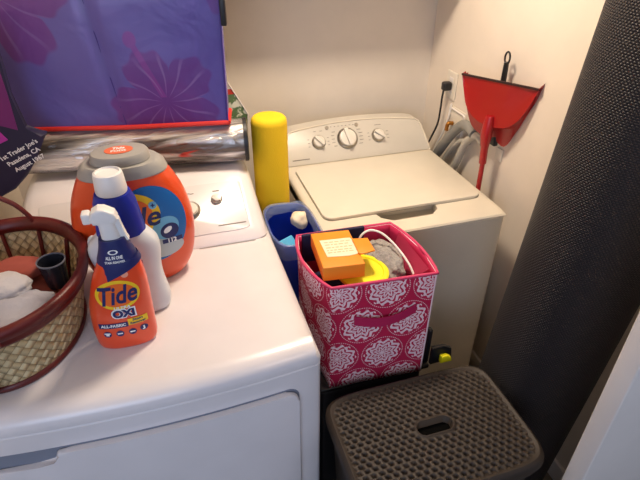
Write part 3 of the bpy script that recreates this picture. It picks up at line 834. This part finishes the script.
part('paper', prism_bm([(-.08, 0), (.085, 0), (.098, .115), (.035, .235), (-.08, .235)], lambda q: (q[0], -.011, q[1]), lambda q: (q[0], .011, q[1]), .002), M['wrap'], gbag, False)
part('edge_fold', tube_bm([(.0855, -.0113, 0.002), (.0985, -.0113, .115), (.0355, -.0113, .2345)], .002, 6, 1, smooth=False), M['trim'], gbag)

# ------------------------------------------------------------------ big purple hibiscus bag
bl, br = Vector((-1.538, .337, 1.277)), Vector((-.941, .222, 1.277))
bd = (br-bl).normalized(); L = (br-bl).length; bn = Vector((bd.y, -bd.x, 0)); HB = .50; DB = .115
hbag = empty('hibiscus_bag', 'big purple bag printed with pink hibiscus flowers and red bottom piping', 'bag', (bl+br)/2)
ob_ = (bl+br)/2
bm = bmesh.new(); uvl = bm.loops.layers.uv.new('UVMap')
nx, nz = 40, 24
def bp(i, j):
    s, t = i/nx, j/nz; u = s*L; z = t*HB
    crease = -.010*math.exp(-((s-(.50-.07*t*(HB/.35)))/.02)**2)
    puff = .010*sin(PI*s)*sin(PI*min(1, t*.9+.05)) + .004*noise.noise(Vector((u*6, z*6, 0)))*sin(PI*s)
    return bl-ob_+bd*(u+(s-.5)*.02*t)+bn*(crease*min(1, t*8)+puff)+Vector((0, 0, z))
G = [[bm.verts.new(bp(i, j)) for i in range(nx+1)] for j in range(nz+1)]
K = [[bm.verts.new(bp(i, j)*1.0-bn*(DB)) for i in range(nx+1)] for j in range(nz+1)]
def q4(vs, co=None):
    f = bm.faces.new(vs)
    for l, c in zip(f.loops, co or [(0, 2)]*len(vs)): l[uvl].uv = c
for j in range(nz):
    for i in range(nx):
        co = [((i+a)/nx*L, (j+b)/nz*HB) for a, b in ((0, 0), (1, 0), (1, 1), (0, 1))]
        q4((G[j][i], G[j][i+1], G[j+1][i+1], G[j+1][i]), co)
        q4((K[j][i+1], K[j][i], K[j+1][i], K[j+1][i+1]), co)
    q4((G[j][nx], K[j][nx], K[j+1][nx], G[j+1][nx])); q4((G[j][0], G[j+1][0], K[j+1][0], K[j][0]))
for i in range(nx):
    q4((G[0][i+1], G[0][i], K[0][i], K[0][i+1])); q4((G[nz][i], G[nz][i+1], K[nz][i+1], K[nz][i]))
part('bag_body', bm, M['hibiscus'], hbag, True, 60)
def seam(pts, r, name, m): return part(name, tube_bm(pts, r, 8, 4), M[m], hbag)
fl_ = lambda s, z, d=0: bl-ob_+bd*(s*L)-bn*d+Vector((0, 0, z))
part('bottom_piping', tube_bm([fl_(-.004, .004), fl_(.25, .003, -.004), fl_(.5, .002, -.006), fl_(.75, .003, -.004), fl_(1.004, .004)], .0075, 8, 6, flat=1), M['redpipe'], hbag)
part('side_piping', tube_bm([fl_(1.004, .004), fl_(1.004, .004, DB)], .007, 8, 2), M['redpipe'], hbag)
part('side_piping', tube_bm([fl_(-.004, .004), fl_(-.004, .004, DB)], .007, 8, 2), M['redpipe'], hbag)
part('edge_piping', tube_bm([fl_(1.0, .01, -.0), fl_(1.01, .25, -.0), fl_(1.02, HB-.01, -.0)], .003, 6, 3), M['bagside'], hbag)
part('center_seam', tube_bm([bp(20-.0, .3)+bn*.0005]+[bp((.50-.07*t*(HB/.35))*nx, t*nz)+bn*.001 for t in (.1, .25, .4, .55, .7, .85, 1)], .0014, 6, 3), M['bagside'], hbag)
bk_ = rbox_bm(-.004, .012, -.006, .03, .285, .40, .003); 
place(bk_, Matrix.Translation(fl_(1.02, 0, 0.0)) @ Matrix.Rotation(math.atan2(bd.y, bd.x), 4, 'Z'))
part('buckle', bk_, M['black'], hbag)

# ------------------------------------------------------------------ dark tote at the left
tb = empty('dark_tote_bag', 'dark navy tote bag with white lettering and magenta panel at left edge', 'bag', (-1.60, .18, 1.12))
ot = Vector((-1.60, .18, 1.12))
outl = [(-1.715, 1.150), (-1.66, 1.138), (-1.606, 1.148), (-1.562, 1.168), (-1.520, 1.206), (-1.490, 1.245), (-1.469, 1.277), (-1.452, 1.305), (-1.440, 1.322), (-1.495, 1.335), (-1.497, 1.433), (-1.493, 1.521), (-1.50, 1.60), (-1.72, 1.60)]
def ty(x, z): return 0.0
ol = [(x-ot.x, z-ot.z) for x, z in outl]
part('bag_body', prism_bm(ol, lambda q: (q[0], -.012, q[1]), lambda q: (q[0], .016, q[1]), .009, 3), M['darkbag'], tb)
tp = lambda pts, n, m, lb=None: part(n, prism_bm([(x-ot.x, z-ot.z) for x, z in pts], lambda q: (q[0], -.0146, q[1]), lambda q: (q[0], -.0115, q[1]), .0006), M[m], tb, False, label=lb)
tp([(-1.72, 1.36), (-1.549, 1.36), (-1.506, 1.34), (-1.502, 1.43), (-1.502, 1.50), (-1.72, 1.52)], 'magenta_panel', 'magenta', 'dark magenta panel')
tp([(-1.72, 1.31), (-1.57, 1.303), (-1.537, 1.316), (-1.552, 1.345), (-1.57, 1.352), (-1.72, 1.352)], 'purple_patch', 'hotpurple', 'bright purple patch')
tx = join([text_bm(s, .0175, (lambda dx, dz: (lambda x, y: (dx+x*cos(.40)-y*sin(.40)-ot.x, -.0135, dz+x*sin(.40)+y*cos(.40)-ot.z)))(cx, cz), .0004)
           for s, cx, cz in (('1st Trader Joe\'s', -1.519, 1.285), ('Pasadena, CA', -1.513, 1.264), ('August 1967', -1.504, 1.244))])
part('lettering', tx, M['white'], tb, False)

# ------------------------------------------------------------------ detergent tub (front of the label side faces -y, turned a little)
def surf(profile, n, front=-1, lift=.0008):
    """profile rows (z, cx, a, cy, b) -> function (x,z) on the front of a lofted body"""
    def f(x, z):
        for p, q in zip(profile, profile[1:]):
            if p[0] <= z <= q[0]: t = (z-p[0])/(q[0]-p[0]); break
        else: p = q = profile[0] if z < profile[0][0] else profile[-1]; t = 0
        cx, a, cy, b = [p[i]+(q[i]-p[i])*t for i in (1, 2, 3, 4)]
        k = min(.995, abs((x-cx)/a)); return (x, cy-b*(1-k**n)**(1/n)-lift, z)
    return f
def dense(profile, k=5):
    Q = [Vector(p[:4]) for p in profile]; out = []
    n = len(profile)
    for i in range(n-1):
        for j in range(k):
            t = j/k; r = []
            for c in range(5):
                a, b, cc, d = profile[max(i-1, 0)][c], profile[i][c], profile[i+1][c], profile[min(i+2, n-1)][c]
                r.append(.5*(2*b+(cc-a)*t+(2*a-5*b+4*cc-d)*t*t+(3*b-a-3*cc+d)*t**3))
            out.append(tuple(r))
    out.append(tuple(profile[-1])); return out
ZD = .9905
tub = empty('detergent_pod_tub', 'big round orange detergent tub with grey lid on the dryer', 'detergent tub', (-1.243, -.085, ZD))
tub.scale = (1, 1, 1.03)
TP = dense([(0, 0, .088, 0, .050), (.004, 0, .101, 0, .058), (.02, 0, .117, 0, .065), (.06, 0, .137, 0, .070), (.12, 0, .148, 0, .072), (.18, 0, .148, 0, .072), (.235, 0, .137, 0, .070), (.282, 0, .117, 0, .066), (.303, 0, .104, 0, .063), (.306, 0, .102, 0, .062)])
part('tub_body', loft_bm([sring(c, d, z, a, b, 2.3, 64) for z, c, a, d, b in TP]), M['orange'], tub)
part('lid', loft_bm([sring(0, 0, z, a, b, 2.3, 64) for z, a, b in ((.301, .104, .063), (.305, .106, .065), (.320, .100, .063), (.331, .086, .060), (.332, .078, .057), (.333, .001, .001))]), M['grey_lid'], tub)
lid2 = part('lid_button', loft_bm([sring(0, 0, z, a, b, 2.1, 48) for z, a, b in ((.3335, .070, .053), (.347, .068, .052), (.353, .064, .048), (.354, .060, .045))]), M['grey_lid'], tub)
part('lid_sticker', loft_bm([sring(0, 0, z, a, b, 2, 40) for z, a, b in ((.3545, .033, .024), (.3553, .033, .024))]), M['lid_orange'], lid2)
part('sticker_print', join([text_bm('Tide', .016, lambda x, y: (x, y+.008, .3559), .0006, .2), text_bm('PODS', .014, lambda x, y: (x, y-.008, .3559), .0004)]), M['white'], lid2, False)
def sf(l):
    g0 = surf(TP, 2.3, lift=l)
    return lambda x, z: g0(x, z+.034)
part('label', disc_bm(sf(.0009), .045, .145, .084, .104, 10, 56), M['blue'], tub, label='blue oval label')
part('label_foot', disc_bm(sf(.0013), .062, .077, .052, .028, 6, 40), M['labelgrey'], tub)
part('label_ring', disc_bm(sf(.0015), .006, .178, .064, .058, 8, 48), M['yellow'], tub)
part('label_disc', disc_bm(sf(.0021), .004, .178, .048, .044, 8, 48), M['label_orange'], tub)
part('label_name', text_bm('Tide', .074, (lambda g: lambda x, y: g(x+.006, y+.170))(sf(.0028)), .0014, .25, sub=.012), M['navy'], tub, False)
part('label_badge', disc_bm(sf(.0026), .055, .200, .010, .010, 3, 24), M['skyblue'], tub)
part('badge_plus', join([quadgrid_bm(sf(.0034), .050, .060, .1985, .2015, 2, 1), quadgrid_bm(sf(.0034), .0535, .0565, .195, .205, 2, 1)]), M['navy'], tub, False)
part('label_splash', disc_bm(sf(.0018), .076, .132, .034, .030, 6, 40, rot=.5), M['skyblue'], tub)
part('pod_picture', disc_bm(sf(.0024), .084, .122, .023, .021, 6, 32, rot=.4), M['navy'], tub)
part('pod_swirl', disc_bm(sf(.0029), .080, .126, .012, .007, 4, 24, rot=.6), M['white'], tub)
part('label_bar', quadgrid_bm(sf(.0026), .062, .112, .088, .100, 8, 2), M['navy'], tub)
part('label_count', text_bm('112', .016, (lambda g: lambda x, y: g(x+.087, y+.094))(sf(.0034)), .0006), M['white'], tub, False)

# ------------------------------------------------------------------ white bottle with blue collar
wb = empty('bleach_bottle', 'white plastic bottle with blue neck wrap between orange tub and spray bottle', 'bottle', (-1.262, -.228, ZD), -.05)
BP = dense([(0, 0, .068, 0, .034), (.004, 0, .076, 0, .040), (.03, 0, .081, 0, .043), (.09, 0, .073, 0, .041), (.13, 0, .073, 0, .041), (.17, -.002, .080, 0, .042), (.20, -.002, .077, 0, .040), (.222, .0, .060, 0, .036), (.236, .0, .048, 0, .034), (.248, .0, .044, 0, .033)])
part('bottle_body', loft_bm([sring(c, d, z, a, b, 2.6, 56) for z, c, a, d, b in BP]), M['whitejug'], wb)
part('neck_wrap', loft_bm([sring(0, 0, z, a, b, 2.2, 48) for z, a, b in ((.226, .055, .040), (.230, .054, .040), (.27, .050, .039), (.305, .046, .038), (.328, .038, .035), (.329, .01, .01))]), M['royal'], wb)
part('cap', lathe_bm([(.001, .3195), (.033, .3295), (.034, .334), (.0315, .370), (.0300, .376), (.025, .378), (.023, .374), (.001, .374)], 36), M['whiteplastic'], wb)
part('handle', tube_bm([(-.060, .010, .205), (-.074, .024, .198), (-.079, .030, .17), (-.074, .024, .135), (-.060, .010, .125)], .009, 10, 6), M['whitejug'], wb)
sb_ = surf(BP, 2.6, lift=.0008)
part('label', join([quadgrid_bm(sb_, -.025, .036, .06, .165, 10, 10)]), M['navy'], wb, label='navy label')
part('label_heading', quadgrid_bm(surf(BP, 2.6, lift=.0014), -.02, .033, .167, .181, 8, 2), M['labelgrey'], wb)
part('label_figure', text_bm('1', .045, (lambda g: lambda x, y: g(x+.02, y+.135))(surf(BP, 2.6, lift=.0016)), .002, sub=.01), M['white'], wb, False)

# ------------------------------------------------------------------ orange spray bottle
sp_ = empty('spray_bottle', 'orange trigger spray bottle with navy neck standing in front on the dryer', 'spray bottle', (-1.288, -.345, ZD), -.02)
SP = dense([(0, 0, .056, 0, .026), (.004, 0, .0625, 0, .031), (.02, 0, .0665, 0, .034), (.06, 0, .0680, 0, .035), (.115, .003, .0660, 0, .035), (.15, .008, .062, 0, .034), (.19, .014, .0545, 0, .033), (.22, .019, .045, 0, .031), (.245, .021, .037, 0, .028), (.25, .021, .035, 0, .026)])
part('bottle_body', loft_bm([sring(c, d, z, a, b, 2.4, 56) for z, c, a, d, b in SP]), M['orange2'], sp_)
NP = dense([(.205, .016, .0520, 0, .0335), (.225, .019, .0450, 0, .0320), (.245, .021, .0385, 0, .029), (.265, .021, .032, 0, .026), (.285, .020, .027, 0, .024), (.287, .020, .026, 0, .023)], 3)
nk = loft_bm([sring(c, d, z+(0 if i > 2 else 0), a, b, 2.3, 48) for i, (z, c, a, d, b) in enumerate(NP)])
for v in nk.verts:     # the sleeve dips on the left and rises on the right
    if v.co.z < .235: v.co.z += (v.co.x-.018)*.45*(1-(v.co.z-.205)/.05)
part('neck_sleeve', nk, M['navy'], sp_, label='navy neck sleeve')
hz = .287
hd = join([loft_bm([sring(x, 0, z, a, b, 2.6, 32) for z, x, a, b in ((hz, .013, .023, .020), (hz+.012, .012, .022, .020), (hz+.035, .010, .020, .019), (hz+.045, .006, .022, .018))])])
place(hd, Matrix.Translation((.013, 0, hz)) @ Matrix.Scale(.86, 4) @ Matrix.Translation((-.013, 0, -hz)))
tr = part('trigger_head', hd, M['whiteplastic'], sp_)
cap = prism_bm([(-.014, .036), (.026, .034), (.034, .044), (.030, .056), (.012, .068), (.0, .070), (-.013, .063), (-.020, .048)], lambda q: (q[0], -.016, hz+q[1]), lambda q: (q[0], .016, hz+q[1]), .005, 3)
part('shroud', cap, M['whiteplastic'], tr)
part('nozzle', place(rbox_bm(-.017, .0, -.012, .012, -.012, .012, .004), Matrix.Translation((-.016, 0, hz+.050))), M['whiteplastic'], tr)
part('trigger', loft_bm([[(x-.008, -.009, hz+z), (x+.006, -.009, hz+z), (x+.006, .007, hz+z), (x-.008, .007, hz+z)] for x, z in ((.029, .042), (.031, .028), (.034, .012), (.037, -.002), (.040, -.010))]), M['whiteplastic'], tr)
ss = lambda l: surf(SP, 2.4, lift=l)
part('label_ring', disc_bm(ss(.0008), .006, .158, .046, .038, 8, 48, rot=.1), M['yellow'], sp_)
part('label_disc', disc_bm(ss(.0014), .006, .158, .039, .030, 8, 48, rot=.1), M['label_orange'], sp_)
part('label_name', text_bm('Tide', .050, (lambda g: lambda x, y: g(x+.007, y*1.3+.157+.07*x))(ss(.0021)), .0012, .28, sub=.012, width=.080), M['navy'], sp_, False)
part('name_band', text_bm('OXI', .030, (lambda g: lambda x, y: g(x+.009, y+.107))(ss(.0012)), .0032, .0, sub=.012, width=.052), M['white'], sp_, False)
part('product_line', text_bm('OXI', .026, (lambda g: lambda x, y: g(x+.009, y+.107))(ss(.0020)), .0016, .0, sub=.012, width=.046), M['navy'], sp_, False)
part('small_line', text_bm('ULTRA', .010, (lambda g: lambda x, y: g(x+.009, y+.1245))(ss(.0016)), .0002, .2, sub=.01, width=.034), M['white'], sp_, False)
part('fabric_band', quadgrid_bm(ss(.0010), -.050, .012, .069, .083, 10, 2), M['navy'], sp_)
part('fabric_text', text_bm('ALL-FABRIC', .011, (lambda g: lambda x, y: g(x-.019, y+.076))(ss(.0017)), .0004, .1, sub=.01, width=.054), M['white'], sp_, False)
part('yellow_band', quadgrid_bm(ss(.0012), .013, .055, .072, .090, 8, 2), M['yellow'], sp_)
part('yellow_text', join([text_bm('Stain', .009, (lambda g: lambda x, y: g(x+.034, y+.0855))(ss(.0018)), .0003, .1, width=.022), text_bm('Remover', .009, (lambda g: lambda x, y: g(x+.034, y+.0765))(ss(.0018)), .0003, .1, width=.034)]), M['navy'], sp_, False)
for cx in (-.036, -.009, .018, .043):
    part('icon_disc', disc_bm(ss(.0011), cx, .052+.003*(cx > .03), .0085, .0085, 3, 24), M['navy'], sp_)
ic = []
g_ = ss(.0018)
ic.append(quadgrid_bm(g_, -.0395, -.0325, .048, .055, 2, 2)); ic.append(quadgrid_bm(g_, -.0425, -.0295, .0530, .0565, 3, 1))
for cx in (-.009, .018): ic.append(quadgrid_bm(g_, cx-.0055, cx+.0055, .0505, .0542, 3, 1))
ic.append(quadgrid_bm(g_, .0415, .0450, .0515, .0605, 1, 2)); ic.append(quadgrid_bm(g_, .0395, .0450, .0495, .0525, 2, 1))
part('icon_print', join(ic), M['white'], sp_, False)
part('badge', disc_bm(ss(.0012), .030, .208, .0075, .0075, 3, 24), mat('label_pale_orange', 'f3a184', .5), sp_)
sn = surf(NP, 2.3, lift=.0012)
part('sleeve_text', join([text_bm('ALL IN ONE', .010, lambda x, y: sn(x+.018, y+.250), .0004, width=.034), text_bm('STAIN REMOVER', .007, lambda x, y: sn(x+.018, y+.240), .0002, width=.040),
                          disc_bm(sn, .018, .263, .010, .0055, 2, 24, inner=.65)]), M['white'], sp_, False)

for o_ in [tr]: o_.location.x = .007

# ------------------------------------------------------------------ woven basket with laundry
bc = Vector((-1.54, -.235, ZD))
bs = empty('woven_basket', 'oval woven straw basket with red-brown rims holding laundry on the dryer', 'basket', bc)
def bring(z, g=0, N=72):
    t = z/.165; a = .143+.040*t+g; b = .195+.030*t+g
    return [(a*cos(2*PI*i/N), b*sin(2*PI*i/N), z) for i in range(N)]
def wall(zs, g, flip):
    bm = bmesh.new(); uvl = bm.loops.layers.uv.new('UVMap'); N = 72
    R = [[bm.verts.new(q) for q in bring(z, g)] for z in zs]; per = 1.19
    for j in range(len(zs)-1):
        for i in range(N):
            k = (i+1) % N; f = bm.faces.new((R[j][i], R[j][k], R[j+1][k], R[j+1][i]))
            for l, c in zip(f.loops, (((i)/N*per, zs[j]), ((i+1)/N*per, zs[j]), ((i+1)/N*per, zs[j+1]), (i/N*per, zs[j+1]))): l[uvl].uv = c
    return bm
zs = [.0+.165*k/8 for k in range(9)]
part('woven_wall', join([wall(zs, 0, 0), wall(zs, -.006, 1)]), M['wicker'], bs, True, 0)
part('base', loft_bm([bring(.001, -.002), bring(.008, -.006)]), M['wicker'], bs)
part('bottom_band', loft_bm([bring(z, g) for z, g in ((.0, .000), (.0, .006), (.008, .008), (.014, .004), (.016, .0005))], False, False), M['leather'], bs, sharp=0)
part('rim', loft_bm([bring(z, g) for z, g in ((.138, .0005), (.138, .006), (.146, .009), (.152, .006), (.156, .008), (.170, .011), (.180, .006), (.183, -.002), (.180, -.010), (.165, -.014), (.150, -.011), (.150, -.0065))], False, False), M['leather'], bs, sharp=0)
for i in range(12):
    a = 2*PI*(i+.35)/12
    def at_(z, g): t = z/.165; return Vector(((.143+.040*t+g)*cos(a), (.195+.030*t+g)*sin(a), z))
    part('inner_stave', tube_bm([at_(.02, -.009), at_(.08, -.010), at_(.15, -.011)], .0055, 6, 3), M['leather'], bs)
part('handle', tube_bm([(.050, .212, .150), (.045, .212, .185), (.015, .212, .232), (-.035, .212, .262), (-.085, .212, .245), (-.105, .212, .205), (-.108, .212, .150)], .0062, 10, 8), M['leather'], bs)
part('handle', tube_bm([(.045, -.238, .160), (.042, -.252, .165), (.02, -.264, .145), (-.03, -.268, .125), (-.075, -.262, .145), (-.10, -.25, .165), (-.104, -.238, .160)], .0062, 10, 8), M['leather'], bs)
def blob(name, m, loc, sc, seed, amp=.25, freq=1.8, sub=4):
    b = bmesh.new(); bmesh.ops.create_icosphere(b, subdivisions=sub, radius=1)
    for v in b.verts:
        c = v.co.copy(); k = 1+amp*noise.noise(c*freq+Vector((seed, 0, 0)))+amp*.4*noise.noise(c*freq*3.1+Vector((0, seed, 0))); v.co = Vector((c.x*sc[0]*k, c.y*sc[1]*k, c.z*sc[2]*k))
    o = bm_obj(name, b, M[m], sharp=0); o.location = bc+Vector(loc); return o
tag(blob('dark_laundry', 'terracotta', (0, .0, .058), (.110, .155, .045), 1, .08), 'brownish-red laundry heaped low at the back of the basket', 'laundry')
tag(blob('grey_shirt', 'greyknit', (.025, -.085, .098), (.105, .085, .034), 2, .20, 2.2, 5), 'light grey knitted shirt folded at the front of the basket', 'shirt')
tag(blob('white_sock', 'whitecloth', (-.005, .005, .125), (.065, .045, .026), 3, .16), 'rolled white sock on top of the laundry in the basket middle', 'sock')
tag(blob('white_ball', 'whitecloth', (-.055, .06, .120), (.035, .035, .033), 4, .06), 'round white dryer ball at the left edge among the laundry', 'dryer ball')
tag(blob('red_cap', 'terracotta', (.015, .085, .115), (.060, .045, .026), 5, .12), 'folded brick-red cloth behind the white sock in the basket', 'cloth')
cu_ = empty('dark_cup', 'small dark translucent cup standing among the laundry in the basket', 'cup', bc+Vector((.103, .045, .082)))
part('cup_wall', lathe_bm([(.001, 0), (.024, 0), (.031, .065), (.032, .068), (.0295, .068), (.0225, .004), (.001, .004)], 32), M['smoked'], cu_)
part('cup_rim', lathe_bm([(.030, .0682), (.0328, .0682), (.0328, .0712), (.030, .0712)], 32, None, True), mat('cup_rim_grey', '6a6c76', .25), cu_)
# pink-white cloth hanging over the front rim at the left
bm = bmesh.new()
nx, nz = 18, 24; G = []
path = [(-.200, .135), (-.215, .165), (-.232, .187), (-.252, .190), (-.266, .165), (-.262, .13), (-.256, .09), (-.245, .05), (-.238, .020)]
pth = smooth_path([(0, a, b) for a, b in path], 3)
for j, q in enumerate(pth):
    row = []
    for i in range(nx+1):
        s = i/nx; t = j/(len(pth)-1)
        fx_ = -.17+.165*s*(.75+.25*t) + .01*sin(t*9)
        row.append(bm.verts.new((fx_, q.y-.010*sin(s*15+t*3)*min(1, t*2)-.004, q.z+.012*noise.noise(Vector((s*5, t*4, 0))))))
    G.append(row)
for j in range(len(pth)-1):
    for i in range(nx): bm.faces.new((G[j][i], G[j][i+1], G[j+1][i+1], G[j+1][i]))
bmesh.ops.recalc_face_normals(bm, faces=bm.faces); bmesh.ops.solidify(bm, geom=bm.faces, thickness=.003)
pc_ = tag(bm_obj('pale_pink_cloth', bm, M['pinkcloth'], sharp=0), 'pale pink cloth hanging over the front rim of the basket', 'cloth'); pc_.location = bc

# ------------------------------------------------------------------ light
def area(name, loc, target, size, power, color, shape='RECTANGLE', sy=None):
    l = bpy.data.lights.new(name, 'AREA'); l.energy = power; l.color = color; l.shape = shape; l.size = size; l.size_y = sy or size
    o = bpy.data.objects.new(name, l); col.objects.link(o); o.location = loc
    o.rotation_euler = (Vector(target)-Vector(loc)).to_track_quat('-Z', 'Y').to_euler(); return o
area('lamp_light', (-.62, .12, 2.355), (-.62, .12, 0), .24, 22, (1.0, .83, .65), 'DISK')
area('hall_daylight', (-1.9, -2.6, 1.75), (-1.1, -.4, .9), 1.3, 21, (.58, .73, 1.0), sy=1.2)
area('hall_lamp', (-.4, -1.9, 2.42), (-.4, -1.9, 0), .4, 4, (1.0, .84, .76), 'DISK')
w = bpy.data.worlds.new('world'); scn.world = w; w.use_nodes = True
w.node_tree.nodes['Background'].inputs[0].default_value = (.62, .68, .9, 1); w.node_tree.nodes['Background'].inputs[1].default_value = .30

# ------------------------------------------------------------------ camera
cam = bpy.data.cameras.new('camera'); co = bpy.data.objects.new('camera', cam); col.objects.link(co)
yaw, pitch, roll = .3045, -.5864, .0052
f = Vector((sin(yaw)*cos(pitch), cos(yaw)*cos(pitch), sin(pitch))); rt = f.cross(Vector((0, 0, 1))).normalized(); up = rt.cross(f)
r2 = rt*cos(roll)+up*sin(roll); u2 = up*cos(roll)-rt*sin(roll)
Mc = Matrix((r2, u2, -f)).transposed().to_4x4(); Mc.translation = Vector((-1.1221, -1.3144, 1.8546)); co.matrix_world = Mc
cam.sensor_width = 36; cam.lens = 36*510.45/640; cam.clip_start = .02
scn.camera = co
scn.view_settings.view_transform = 'Standard'; scn.view_settings.look = 'None'; scn.view_settings.gamma = 1; scn.view_settings.exposure = 0
scn.view_settings.use_curve_mapping = False
